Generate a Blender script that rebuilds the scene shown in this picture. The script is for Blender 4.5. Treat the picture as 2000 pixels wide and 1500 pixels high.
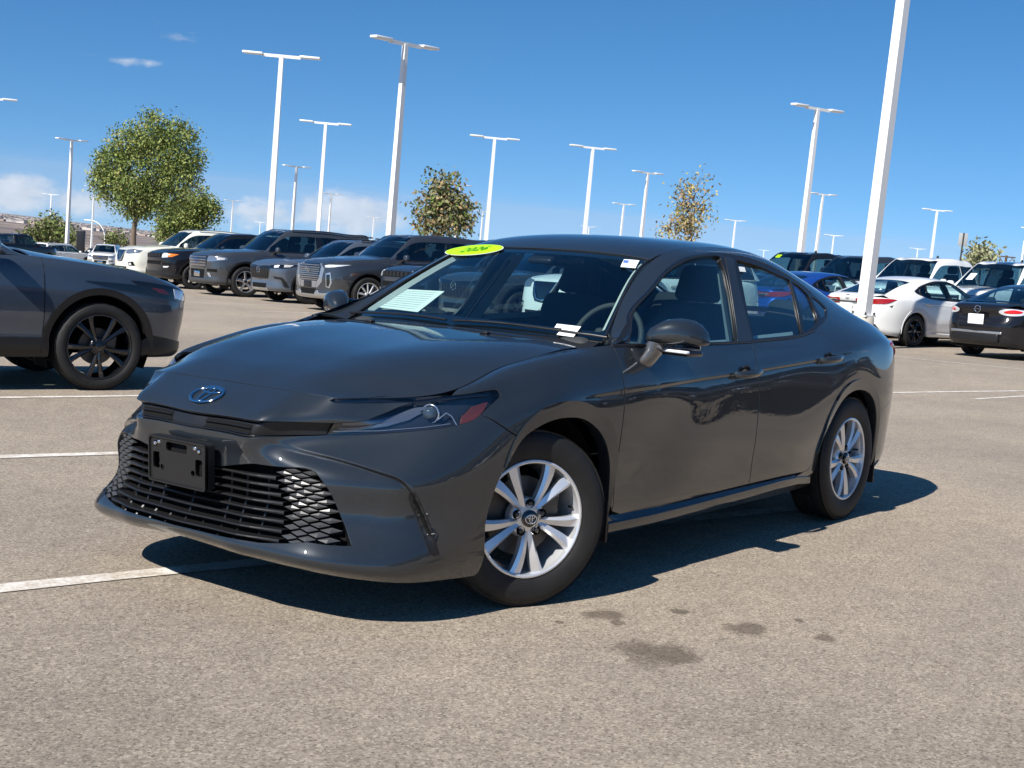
import bpy, math, random, time
import numpy as np
from mathutils import Vector, Matrix
from mathutils.geometry import delaunay_2d_cdt
random.seed(7); rng = np.random.default_rng(7)
SC = bpy.context.scene
COL = SC.collection
for _o in list(bpy.data.objects): bpy.data.objects.remove(_o)
# ---------------------------------------------------------------- camera
CAM_P = np.array([-3.98629418, -3.77779335, 1.27538093])
CAM_Y, CAM_T, CAM_R = math.radians(52.66639822), math.radians(-5.12752318), math.radians(3.43403224)
CAM_F = 2596.25          # focal length in 2000-pixel widths
def cam_axes():
    f = np.array([math.cos(CAM_T)*math.sin(CAM_Y), math.cos(CAM_T)*math.cos(CAM_Y), math.sin(CAM_T)])
    r = np.cross(f, [0, 0, 1]); r /= np.linalg.norm(r); u = np.cross(r, f)
    c, s = math.cos(CAM_R), math.sin(CAM_R)
    return np.array([c*r+s*u, -s*r+c*u, f])
CM = cam_axes()
cam = bpy.data.objects.new('camera', bpy.data.cameras.new('camera')); COL.objects.link(cam)
m4 = Matrix.Identity(4)
for i in range(3):
    m4[i][0], m4[i][1], m4[i][2], m4[i][3] = CM[0][i], CM[1][i], -CM[2][i], CAM_P[i]
cam.matrix_world = m4
cam.data.sensor_width = 36; cam.data.lens = 36*CAM_F/2000
cam.data.clip_start = .05; cam.data.clip_end = 60000
SC.camera = cam
# ---------------------------------------------------------------- world, sun, exposure
SUN = Vector((-1.05, -0.015, 1.0)).normalized()      # towards the sun
w = bpy.data.worlds.new("World"); SC.world = w; w.use_nodes = True
nt = w.node_tree; nt.nodes.clear()
sky = nt.nodes.new('ShaderNodeTexSky'); sky.sky_type = 'NISHITA'; sky.sun_disc = False
sky.sun_elevation = math.asin(SUN.z); sky.sun_rotation = math.atan2(SUN.x, SUN.y)
sky.altitude = 1600; sky.air_density = 1.0; sky.dust_density = .1; sky.ozone_density = 3.0
bg = nt.nodes.new('ShaderNodeBackground'); bg.inputs['Strength'].default_value = .094
hs = nt.nodes.new('ShaderNodeHueSaturation'); hs.inputs['Saturation'].default_value = 1.28; hs.inputs['Hue'].default_value = .498
out = nt.nodes.new('ShaderNodeOutputWorld'); NL = nt.links.new; NN = nt.nodes.new
tc = NN('ShaderNodeTexCoord')
# look a little higher in the sky model: thin, clean high-desert air, blue right down to the horizon
vm = NN('ShaderNodeVectorMath'); vm.operation = 'MULTIPLY_ADD'; vm.inputs[1].default_value = (1, 1, 1.1); vm.inputs[2].default_value = (0, 0, .09)
NL(tc.outputs['Generated'], vm.inputs[0]); NL(vm.outputs[0], sky.inputs[0])
NL(sky.outputs[0], hs.inputs['Color'])
def world_clouds(blobs):
    """fair-weather clouds: noise-edged patches round the given directions"""
    nz = NN('ShaderNodeTexNoise'); nz.inputs['Scale'].default_value = 26; nz.inputs['Detail'].default_value = 7; nz.inputs['Roughness'].default_value = .62
    mp = NN('ShaderNodeVectorMath'); mp.operation = 'MULTIPLY'; mp.inputs[1].default_value = (1, 1, 1.9); NL(tc.outputs['Generated'], mp.inputs[0]); NL(mp.outputs[0], nz.inputs['Vector'])
    acc = None
    for d, rx, rz, amp in blobs:
        sb = NN('ShaderNodeVectorMath'); sb.operation = 'SUBTRACT'; sb.inputs[1].default_value = tuple(d); NL(tc.outputs['Generated'], sb.inputs[0])
        sc = NN('ShaderNodeVectorMath'); sc.operation = 'MULTIPLY'; sc.inputs[1].default_value = (1/rx, 1/rx, 1/rz); NL(sb.outputs[0], sc.inputs[0])
        ln = NN('ShaderNodeVectorMath'); ln.operation = 'LENGTH'; NL(sc.outputs[0], ln.inputs[0])
        m1 = NN('ShaderNodeMapRange'); m1.inputs['From Min'].default_value = 1.0; m1.inputs['From Max'].default_value = 0.; m1.inputs['To Max'].default_value = amp; NL(ln.outputs['Value'], m1.inputs['Value'])
        if acc is None: acc = m1.outputs[0]
        else:
            mx = NN('ShaderNodeMath'); mx.operation = 'MAXIMUM'; NL(acc, mx.inputs[0]); NL(m1.outputs[0], mx.inputs[1]); acc = mx.outputs[0]
    mu = NN('ShaderNodeMath'); mu.operation = 'MULTIPLY_ADD'; mu.inputs[1].default_value = 1.; NL(acc, mu.inputs[0]); NL(nz.outputs[0], mu.inputs[2])
    cr = NN('ShaderNodeMapRange'); cr.interpolation_type = 'SMOOTHSTEP'; cr.inputs['From Min'].default_value = .80; cr.inputs['From Max'].default_value = 1.12; NL(mu.outputs[0], cr.inputs['Value'])
    has = NN('ShaderNodeMath'); has.operation = 'GREATER_THAN'; has.inputs[1].default_value = 0.; NL(acc, has.inputs[0])
    al = NN('ShaderNodeMath'); al.operation = 'MULTIPLY'; NL(cr.outputs[0], al.inputs[0]); NL(has.outputs[0], al.inputs[1])
    al2 = NN('ShaderNodeMath'); al2.operation = 'MULTIPLY'; al2.inputs[1].default_value = .62; NL(al.outputs[0], al2.inputs[0])
    n2 = NN('ShaderNodeMapRange'); n2.inputs['From Min'].default_value = .35; n2.inputs['From Max'].default_value = .7; n2.inputs['To Min'].default_value = 5.5; n2.inputs['To Max'].default_value = 8.5; NL(nz.outputs[0], n2.inputs['Value'])
    cc = NN('ShaderNodeVectorMath'); cc.operation = 'SCALE'; cc.inputs[0].default_value = (1.0, .97, .95); NL(n2.outputs[0], cc.inputs['Scale'])
    mix = NN('ShaderNodeMix'); mix.data_type = 'RGBA'; NL(al2.outputs[0], mix.inputs['Factor']); NL(hs.outputs[0], mix.inputs['A']); NL(cc.outputs[0], mix.inputs['B'])
    NL(mix.outputs['Result'], bg.inputs['Color'])
NL(bg.outputs[0], out.inputs['Surface'])
sun = bpy.data.objects.new('sun', bpy.data.lights.new('sun', 'SUN')); COL.objects.link(sun)
sun.data.energy = 5.0; sun.data.angle = math.radians(.5); sun.data.color = (1.0, .955, .89)
sun.rotation_euler = SUN.to_track_quat('Z', 'Y').to_euler(); sun.location = (0, 0, 30)
SC.view_settings.view_transform = 'Standard'; SC.view_settings.look = 'None'
SC.view_settings.exposure = 0.50; SC.view_settings.gamma = 1.0
SC.view_settings.use_curve_mapping = False
SC.cycles.max_bounces = 10; SC.cycles.transparent_max_bounces = 16
SC.cycles.caustics_reflective = False; SC.cycles.caustics_refractive = False
SC.cycles.sample_clamp_indirect = 6
UPV = Vector((-.013, -.05, .999)).normalized()       # plumb line: the lot itself falls away by about three degrees
def ray(u, v): return CM.T @ np.array([(u-1000)/CAM_F, (750-v)/CAM_F, 1.])
def at(u, v, axis=2, val=0.):
    d = ray(u, v); t = (val-CAM_P[axis])/d[axis]; return CAM_P+t*d
def at_d(u, v, dist):                               # point on the sight line, dist metres ahead
    return CAM_P+ray(u, v)*dist
def proj(P):
    q = (np.asarray(P, float)-CAM_P) @ CM.T
    return np.stack([1000+CAM_F*q[..., 0]/q[..., 2], 750-CAM_F*q[..., 1]/q[..., 2]], -1)

_bl = []
for (u_, v_, rx_, rz_, a_) in ((10, 376, 270, 90, .72), (150, 396, 230, 60, .66), (520, 418, 170, 60, .66), (620, 412, 130, 60, .74), (700, 422, 160, 80, .84), (790, 432, 70, 30, .4), (1070, 436, 110, 16, .34), (330, 72, 150, 30, .52), (235, 118, 170, 22, .49), (305, 52, 36, 40, .42), (370, 64, 60, 16, .46), (60, 300, 60, 20, .33), (5, 292, 40, 20, .36), (680, 385, 60, 12, .25)):
    d_ = ray(u_, v_); d_ = d_/np.linalg.norm(d_); _bl.append((tuple(d_), rx_/CAM_F, rz_/CAM_F, a_))
for k_ in range(10):      # and a few more of the same round the rest of the horizon
    a_ = 2.2+k_*.47; _bl.append(((math.cos(a_), math.sin(a_), .05+.03*(k_ % 3)), .16, .035, .55))
world_clouds(_bl)
# ---------------------------------------------------------------- materials
MATS = {}
def mat(name, col=(.5, .5, .5), rough=.5, metal=0., coat=0., coat_rough=.03, spec=.5, emit=None, trans=0., ior=1.45, alpha=1., build=None):
    if name in MATS: return MATS[name]
    m = bpy.data.materials.new(name); m.use_nodes = True; n = m.node_tree.nodes; b = n['Principled BSDF']
    b.inputs['Base Color'].default_value = (*col, 1); b.inputs['Roughness'].default_value = rough
    b.inputs['Metallic'].default_value = metal; b.inputs['Coat Weight'].default_value = coat
    b.inputs['Coat Roughness'].default_value = coat_rough; b.inputs['Specular IOR Level'].default_value = spec
    b.inputs['IOR'].default_value = ior; b.inputs['Transmission Weight'].default_value = trans
    if emit: b.inputs['Emission Color'].default_value = (*emit[0], 1); b.inputs['Emission Strength'].default_value = emit[1]
    if build: build(m, n, m.node_tree.links, b)
    MATS[name] = m; return m
def noise(n, l, scale, detail=4, rough=.5, coord='Object', dim='3D'):
    tc = n.new('ShaderNodeTexCoord'); t = n.new('ShaderNodeTexNoise')
    t.inputs['Scale'].default_value = scale; t.inputs['Detail'].default_value = detail; t.inputs['Roughness'].default_value = rough
    l.new(tc.outputs[coord], t.inputs['Vector']); return t
def ramp(n, l, src, stops):
    r = n.new('ShaderNodeValToRGB'); e = r.color_ramp.elements
    while len(e) < len(stops): e.new(.5)
    for i, (p, c) in enumerate(stops):
        e[i].position = p; e[i].color = (*c, 1) if len(c) == 3 else c
    l.new(src, r.inputs[0]); return r
def paint(name, col, metal=.25, rough=.32, flake=.25, dust=.0):
    def b_(m, n, l, b):
        t = noise(n, l, 900, 1); r = ramp(n, l, t.outputs[0], [(.3, tuple(c*(1-flake) for c in col)), (.7, tuple(min(1, c*(1+flake)) for c in col))])
        d = noise(n, l, 3.1, 5, .6)
        r2 = ramp(n, l, d.outputs[0], [(.45, (0, 0, 0)), (.8, (1, 1, 1))])
        mx = n.new('ShaderNodeMix'); mx.data_type = 'RGBA'; mx.inputs['B'].default_value = (.30, .26, .21, 1)
        mu = n.new('ShaderNodeMath'); mu.operation = 'MULTIPLY'; mu.inputs[1].default_value = dust
        l.new(r2.outputs[0], mu.inputs[0]); l.new(mu.outputs[0], mx.inputs['Factor']); l.new(r.outputs[0], mx.inputs['A'])
        l.new(mx.outputs['Result'], b.inputs['Base Color'])
        # very slight orange peel in the clear coat
        p = noise(n, l, 60, 2); bp = n.new('ShaderNodeBump'); bp.inputs['Strength'].default_value = .012; bp.inputs['Distance'].default_value = .01
        l.new(p.outputs[0], bp.inputs['Height']); l.new(bp.outputs[0], b.inputs['Coat Normal'])
    m = mat(name, col, rough, metal, 1., .012, .5, build=b_); m.node_tree.nodes['Principled BSDF'].inputs['Coat IOR'].default_value = 1.68; m.node_tree.nodes['Principled BSDF'].inputs['Specular IOR Level'].default_value = .12; return m
def glassmat(name, tint, refl=1., rough=0.):
    if name in MATS: return MATS[name]
    m = bpy.data.materials.new(name); m.use_nodes = True; n = m.node_tree.nodes; l = m.node_tree.links; n.clear()
    o = n.new('ShaderNodeOutputMaterial'); tr = n.new('ShaderNodeBsdfTransparent'); tr.inputs[0].default_value = (*tint, 1)
    gl = n.new('ShaderNodeBsdfGlossy'); gl.inputs['Roughness'].default_value = rough; gl.inputs['Color'].default_value = (.95, .98, 1, 1)
    lw = n.new('ShaderNodeLayerWeight'); lw.inputs[0].default_value = .5
    pw = n.new('ShaderNodeMath'); pw.operation = 'POWER'; pw.inputs[1].default_value = 4.2
    ma = n.new('ShaderNodeMath'); ma.operation = 'MULTIPLY_ADD'; ma.inputs[1].default_value = .9; ma.inputs[2].default_value = .055*refl; ma.use_clamp = True
    mx = n.new('ShaderNodeMixShader'); l.new(lw.outputs['Facing'], pw.inputs[0]); l.new(pw.outputs[0], ma.inputs[0]); l.new(ma.outputs[0], mx.inputs[0])
    l.new(tr.outputs[0], mx.inputs[1]); l.new(gl.outputs[0], mx.inputs[2]); l.new(mx.outputs[0], o.inputs[0])
    MATS[name] = m; return m
M_PAINT = paint('grey_paint', (.0175, .0220, .0275), .12, .38, .35, .006)
M_BLACK = mat('black_plastic', (.012, .012, .013), .38)
M_MATT = mat('matt_black', (.006, .006, .006), .8, spec=.2)
M_PIANO = mat('gloss_black', (.006, .006, .007), .08, coat=1)
M_TRIM = mat('window_trim', (.012, .012, .013), .28)
M_GLASS = glassmat('window_glass', (.80, .93, .90), 1.2)
M_GLASSD = glassmat('side_glass', (.62, .82, .85), 1.3)
M_DARKWIN = mat('dark_window', (.010, .014, .019), .03, coat=1., coat_rough=.0, spec=.9, ior=1.8)
M_CHROME = mat('chrome', (.72, .73, .75), .08, 1.)
M_SILVER = mat('silver_wheel', (.78, .79, .80), .30, .6, .6)
M_DKWHEEL = mat('black_wheel', (.008, .008, .009), .18, .2, .8)
def _tyre(m, n, l, b):
    t = noise(n, l, 14, 5); r = ramp(n, l, t.outputs[0], [(.3, (.009, .009, .009)), (.75, (.019, .018, .017))]); l.new(r.outputs[0], b.inputs['Base Color'])
    tc = n.new('ShaderNodeTexCoord'); sx = n.new('ShaderNodeSeparateXYZ'); l.new(tc.outputs['Object'], sx.inputs[0])
    an = n.new('ShaderNodeMath'); an.operation = 'ARCTAN2'; l.new(sx.outputs[2], an.inputs[0]); l.new(sx.outputs[0], an.inputs[1])
    mu = n.new('ShaderNodeMath'); mu.operation = 'MULTIPLY'; mu.inputs[1].default_value = 78; l.new(an.outputs[0], mu.inputs[0]); si = n.new('ShaderNodeMath'); si.operation = 'SINE'; l.new(mu.outputs[0], si.inputs[0])
    ln = n.new('ShaderNodeVectorMath'); ln.operation = 'LENGTH'; cb = n.new('ShaderNodeCombineXYZ'); l.new(sx.outputs[0], cb.inputs[0]); l.new(sx.outputs[2], cb.inputs[1]); l.new(cb.outputs[0], ln.inputs[0])
    ms = n.new('ShaderNodeMapRange'); ms.inputs['From Min'].default_value = .312; ms.inputs['From Max'].default_value = .318; l.new(ln.outputs['Value'], ms.inputs['Value'])
    mg = n.new('ShaderNodeMath'); mg.operation = 'GREATER_THAN'; mg.inputs[1].default_value = .45; l.new(si.outputs[0], mg.inputs[0]); mm = n.new('ShaderNodeMath'); mm.operation = 'MULTIPLY'; l.new(mg.outputs[0], mm.inputs[0]); l.new(ms.outputs[0], mm.inputs[1])
    w2 = n.new('ShaderNodeMath'); w2.operation = 'MULTIPLY'; w2.inputs[1].default_value = 1100; l.new(ln.outputs['Value'], w2.inputs[0]); s2 = n.new('ShaderNodeMath'); s2.operation = 'SINE'; l.new(w2.outputs[0], s2.inputs[0]); s3 = n.new('ShaderNodeMath'); s3.operation = 'MULTIPLY'; s3.inputs[1].default_value = .12; l.new(s2.outputs[0], s3.inputs[0])
    hh = n.new('ShaderNodeMath'); hh.operation = 'SUBTRACT'; l.new(s3.outputs[0], hh.inputs[0]); l.new(mm.outputs[0], hh.inputs[1]); bp = n.new('ShaderNodeBump'); bp.inputs['Strength'].default_value = .8; bp.inputs['Distance'].default_value = .004; l.new(hh.outputs[0], bp.inputs['Height']); l.new(bp.outputs[0], b.inputs['Normal'])
M_TYRE = mat('tyre_rubber', (.02, .02, .02), .62, build=_tyre)
M_DISC = mat('brake_metal', (.10, .095, .09), .45, .7)
M_CLEAR = glassmat('lamp_lens', (.92, .94, .96), 1.)
M_RED = mat('red_lens', (.35, .008, .006), .12, coat=1, spec=.6)
M_DRL = mat('light_guide', (.13, .15, .19), .16, .6, .5)
M_TINT = glassmat('tinted_glass', (.34, .46, .48), 1.6)
M_PRIV = glassmat('privacy_glass', (.10, .13, .14), 1.6)
M_AMBER = mat('amber_lens', (.75, .20, .02), .2, coat=1)
M_LAMPIN = mat('lamp_reflector', (.62, .65, .7), .15, .9)
M_LAMPDK = mat('lamp_housing', (.02, .024, .032), .2, .3, .6)
M_WHITEP = mat('white_print', (.78, .80, .78), .6)
M_SEAT = mat('seat_fabric', (.016, .017, .019), .85)
M_DASH = mat('dashboard', (.03, .034, .036), .7)
M_PALE = mat('pale_headliner', (.42, .44, .42), .8)
# ---------------------------------------------------------------- scene helpers
def link(o, parent=None):
    COL.objects.link(o)
    if parent is not None: o.parent = parent
    return o
def tag(o, label=None, cat=None, group=None, kind=None):
    if label: o['label'] = label
    if cat: o['category'] = cat
    if group: o['group'] = group
    if kind: o['kind'] = kind
    return o
def empty(name, loc=(0, 0, 0), rz=0, label=None, cat=None, group=None):
    o = bpy.data.objects.new(name, None); o.empty_display_size = .3; COL.objects.link(o)
    o.location = loc; o.rotation_euler = (0, 0, rz)
    return tag(o, label, cat, group)
def meshobj(name, V, F, m, parent=None, smooth=True, normals=None, mats=None, midx=None, auto=None):
    me = bpy.data.meshes.new(name); me.from_pydata([tuple(v) for v in V], [], [tuple(f) for f in F])
    for mm in (mats or [m]): me.materials.append(mm)
    if midx is not None: me.polygons.foreach_set('material_index', midx)
    me.polygons.foreach_set('use_smooth', [smooth]*len(me.polygons)); me.update()
    if normals is not None:
        me.normals_split_custom_set_from_vertices([tuple(q) for q in normals])
    elif auto is not None and smooth:
        me.set_sharp_from_angle(angle=math.radians(auto))
    o = bpy.data.objects.new(name, me); return link(o, parent)
class MB:
    """collects simple solids, then links them as one mesh object"""
    def __init__(s): s.V = []; s.F = []; s.M = []; s.mi = 0
    def add(s, V, F):
        k = len(s.V); s.V += [tuple(map(float, v)) for v in V]; s.F += [tuple(i+k for i in f) for f in F]; s.M += [s.mi]*len(F); return s
    def box(s, c, d, R=None, taper=1.):
        V = []
        for z in (-1, 1):
            t = taper if z > 0 else 1
            for x, y in ((-1, -1), (1, -1), (1, 1), (-1, 1)): V.append(np.array([x*d[0]/2*t, y*d[1]/2*t, z*d[2]/2]))
        if R is not None: V = [np.asarray(R) @ v for v in V]
        V = [v+np.asarray(c) for v in V]
        return s.add(V, [(3, 2, 1, 0), (4, 5, 6, 7), (0, 1, 5, 4), (1, 2, 6, 5), (2, 3, 7, 6), (3, 0, 4, 7)])
    def tube(s, pts, r, n=8, cap=True, close=False):
        pts = [np.asarray(q, float) for q in pts]; N = len(pts); V = []; F = []
        rr = r if hasattr(r, '__len__') else [r]*N; ref = None
        for i, q in enumerate(pts):
            a = pts[(i-1) % N] if (i > 0 or close) else pts[0]; b = pts[(i+1) % N] if (i < N-1 or close) else pts[-1]
            t = b-a; t = t/(np.linalg.norm(t)+1e-12)
            if ref is None: ref = np.array([0, 0, 1.]) if abs(t[2]) < .9 else np.array([1., 0, 0])
            x = np.cross(ref, t); x /= np.linalg.norm(x)+1e-12; y = np.cross(t, x); ref = y
            for k in range(n):
                an = 2*math.pi*k/n; V.append(q+rr[i]*(math.cos(an)*x+math.sin(an)*y))
        for i in range(N if close else N-1):
            j = (i+1) % N
            for k in range(n): F.append((i*n+k, i*n+(k+1) % n, j*n+(k+1) % n, j*n+k))
        if cap and not close: F.append(tuple(range(n))[::-1]); F.append(tuple((N-1)*n+k for k in range(n)))
        return s.add(V, F)
    def lathe(s, prof, n=32, axis=1, c=(0, 0, 0), a0=0, a1=2*math.pi, caps=False):
        """prof: list of (radius, height along axis)"""
        full = abs(a1-a0-2*math.pi) < 1e-6; V = []; F = []; m = n if full else n+1
        for r, h in prof:
            for k in range(m):
                an = a0+(a1-a0)*k/n; p = [0, 0, 0]; p[axis] = h; p[(axis+1) % 3] = r*math.cos(an); p[(axis+2) % 3] = r*math.sin(an)
                V.append(np.array(p)+np.asarray(c))
        for i in range(len(prof)-1):
            for k in range(n): F.append((i*m+k, i*m+(k+1) % m, (i+1)*m+(k+1) % m, (i+1)*m+k))
        if caps: F.append(tuple(range(m))[::-1]); F.append(tuple((len(prof)-1)*m+k for k in range(m)))
        return s.add(V, F)
    def prism(s, poly, h0, h1, frame):
        """poly 2d ccw, extruded from h0 to h1; frame(a,b,h)->xyz"""
        n = len(poly); V = [frame(a, b, h0) for a, b in poly]+[frame(a, b, h1) for a, b in poly]
        F = [tuple(range(n))[::-1], tuple(range(n, 2*n))]+[(i, (i+1) % n, n+(i+1) % n, n+i) for i in range(n)]
        return s.add(V, F)
    def build(s, name, m, parent=None, smooth=False, mats=None, auto=35):
        return meshobj(name, s.V, s.F, m, parent, smooth or auto is not None, mats=mats, midx=s.M if mats else None, auto=auto)
def ptube(pts, r, n=8, **k): return MB().tube(pts, r, n, **k)
# ---------------------------------------------------------------- smooth surfaces through a grid of points
def spl_M(t):
    n = len(t); h = np.diff(t); A = np.zeros((n, n)); B = np.zeros((n, n)); A[0, 0] = A[-1, -1] = 1
    for i in range(1, n-1):
        A[i, i-1] = h[i-1]; A[i, i] = 2*(h[i-1]+h[i]); A[i, i+1] = h[i]
        B[i, i-1] = 6/h[i-1]; B[i, i] = -6/h[i-1]-6/h[i]; B[i, i+1] = 6/h[i]
    return np.linalg.solve(A, B)
def spl_W(t, M, x):
    x = np.clip(np.asarray(x, float), t[0]-.2, t[-1]+.2)
    i = np.clip(np.searchsorted(t, x)-1, 0, len(t)-2); h = t[i+1]-t[i]
    a = (t[i+1]-x)/h; b = (x-t[i])/h; W = np.zeros((len(x), len(t))); r = np.arange(len(x))
    out_ = (x < t[0]) | (x > t[-1]); c = np.where(out_, 0, 1.)
    W[r, i] += a; W[r, i+1] += b
    ca = (a**3-a)*h*h/6*c; cb = (b**3-b)*h*h/6*c
    W += ca[:, None]*M[i]+cb[:, None]*M[i+1]; return W
def curve(P, n, closed=False):
    P = np.asarray(P, float)
    if len(P) < 3: 
        s = np.linspace(0, 1, n)[:, None]; return P[0]*(1-s)+P[-1]*s
    t = np.r_[0, np.cumsum(np.linalg.norm(np.diff(P, axis=0), axis=1)**.75+1e-9)]
    return spl_W(t, spl_M(t), np.linspace(0, t[-1], n)) @ P
class Surf:
    cx = (.3, 2.6); imap = None
    """tensor spline; grid P[station][row] = (x, w, z), w = half width (mirrored for the two sides)"""
    def __init__(s, P, sym0=False, sym1=False, symv=False, disp=None):
        P = [[list(q) for q in st] for st in P]; s.s0 = sym0; s.s1 = sym1; s.symv = symv; s.disp = disp; s.j0 = 0
        if symv: P = [[[st[2][0], -st[2][1], st[2][2]], [st[1][0], -st[1][1], st[1][2]]]+st for st in P]; s.j0 = 2
        f = lambda st: [[q[0], -q[1], q[2]] for q in st]
        pre = [f(P[2]), f(P[1])] if sym0 else []; post = [f(P[-2]), f(P[-3])] if sym1 else []
        s.P = np.array(pre+P+post, float); s.i0 = len(pre); s.n0 = len(P)
        du = np.linalg.norm(np.diff(s.P, axis=0), axis=2).mean(1); dv = np.linalg.norm(np.diff(s.P, axis=1), axis=2).mean(0)
        s.tu = np.r_[0, np.cumsum(du)]; s.tu -= s.tu[s.i0]; s.tv = np.r_[0, np.cumsum(dv)]; s.tv -= s.tv[s.j0]
        s.Mu = spl_M(s.tu); s.Mv = spl_M(s.tv); s.umax = s.tu[s.i0+s.n0-1]; s.vmax = s.tv[-1]
    def ev(s, U, V):
        U = np.asarray(U, float); V = np.asarray(V, float); g = np.ones(len(U))
        if s.s0: g = np.where(U < 0, -1., 1.); U = np.abs(U)
        if s.s1: g = np.where(U > s.umax, -g, g); U = np.where(U > s.umax, 2*s.umax-U, U)
        if s.symv: g = np.where(V < 0, -g, g); V = np.abs(V)
        Q = np.einsum('ni,ijk,nj->nk', spl_W(s.tu, s.Mu, U), s.P, spl_W(s.tv, s.Mv, V))
        if s.disp is not None: Q = s.disp(Q)
        Q[:, 1] *= g; return Q
    def at(s, UV, side=-1, off=0.):
        UV = np.atleast_2d(UV); Q = s.ev(UV[:, 0], UV[:, 1])
        if off or True:
            N = s.nrm(UV); Q = Q+N*np.asarray(off).reshape(-1, 1) if np.ndim(off) else Q+N*off
        return Q*np.array([1, side, 1])
    def nrm(s, UV, side=1):
        UV = np.atleast_2d(UV); e = 2e-3
        a = s.ev(UV[:, 0]+e, UV[:, 1])-s.ev(UV[:, 0]-e, UV[:, 1]); b = s.ev(UV[:, 0], UV[:, 1]+e)-s.ev(UV[:, 0], UV[:, 1]-e)
        N = np.cross(a, b); N /= np.linalg.norm(N, axis=1)[:, None]+1e-12
        # outward: away from the car's middle
        Q = s.ev(UV[:, 0], UV[:, 1]); C = np.stack([np.clip(Q[:, 0], s.cx[0], s.cx[1]), Q[:, 1]*0, Q[:, 2]*0+.55], 1)
        sg = np.sign(((Q-C)*N).sum(1)); N *= np.where(sg == 0, 1, sg)[:, None]
        return N*np.array([1, side, 1])
    def idx(s, iu, iv):
        iu = np.asarray(iu, float)
        if s.imap is not None: iu = np.interp(iu, np.arange(len(s.imap)), s.imap)
        iu = iu+s.i0
        return np.stack([np.interp(iu, np.arange(len(s.tu)), s.tu), np.interp(np.asarray(iv, float)+s.j0, np.arange(len(s.tv)), s.tv)], -1)
    def _grid(s):
        if not hasattr(s, 'g'):
            a = np.linspace(0, s.umax, 260); b = np.linspace(0, s.vmax, 70); s.gu, s.gv = [q.ravel() for q in np.meshgrid(a, b)]
            s.g = s.ev(s.gu, s.gv); s.gn = s.nrm(np.stack([s.gu, s.gv], 1))
        return s.g
    def inv(s, fn, target, mask=None):
        """find (u,v) whose fn(xyz) (2 numbers) equals the target"""
        g = s._grid(); G = fn(g); res = []
        for T in np.atleast_2d(target):
            d = ((G-T)**2).sum(1)
            if mask is not None: d = np.where(mask, d, 1e12)
            k = int(np.argmin(d)); q = np.array([s.gu[k], s.gv[k]])
            for _ in range(12):
                e = 1e-4; X = fn(s.ev([q[0], q[0]+e, q[0]], [q[1], q[1], q[1]+e]))
                J = np.array([X[1]-X[0], X[2]-X[0]]).T/e
                try: st = np.linalg.solve(J.T@J+1e-9*np.trace(J.T@J)*np.eye(2), J.T@(T-X[0]))
                except Exception: break
                st = np.clip(st, -.08, .08); q = q+st
            q = np.clip(q, [0, -.02], [s.umax, s.vmax+.02]); res.append(q)
        return np.array(res)
    def px(s, pts, side=-1):
        """trace: image points (2000 x 1500 frame) dropped onto this surface where it faces the camera"""
        g = s._grid()*np.array([1, side, 1]); N = s.gn*np.array([1, side, 1]); msk = ((CAM_P-g)*N).sum(1) > 0
        return s.inv(lambda Q: proj(Q*np.array([1, side, 1])), np.array(pts, float), msk)
    def xz(s, pts): return s.inv(lambda Q: Q[..., [0, 2]], np.array(pts, float), s._grid()[:, 1] > .3)
    def wz(s, pts, front=True):
        return s.inv(lambda Q: Q[..., [1, 2]], np.array(pts, float), (s._grid()[:, 0] < 0) if front else (s._grid()[:, 0] > 3))
    def xw(s, pts): return s.inv(lambda Q: Q[..., [0, 1]], np.array(pts, float))
def outline(segs, n=14):
    """closed loop of smooth pieces with corners where pieces meet; each piece starts where the last ended"""
    L = []
    for k, sg in enumerate(segs):
        sg = [np.asarray(q, float) for q in sg]; nx = segs[(k+1) % len(segs)][0]
        c = curve(sg+[np.asarray(nx, float)], n if len(sg) > 1 else 8); L.append(c[:-1])
    return np.concatenate(L)
def inpoly(P, loops):
    P = np.asarray(P); r = np.zeros(len(P), bool)
    for L in loops:
        L = np.asarray(L); a = L; b = np.roll(L, -1, 0)
        for (x0, y0), (x1, y1) in zip(a, b):
            if y0 == y1: continue
            c = ((y0 > P[:, 1]) != (y1 > P[:, 1])) & (P[:, 0] < (x1-x0)*(P[:, 1]-y0)/(y1-y0)+x0); r ^= c
    return r
def resample(L, d):
    L = np.asarray(L); out_ = []
    for a, b in zip(L, np.roll(L, -1, 0)):
        k = max(1, int(np.ceil(np.linalg.norm(b-a)/d)))
        for i in range(k): out_.append(a+(b-a)*i/k)
    return np.array(out_)
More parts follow.
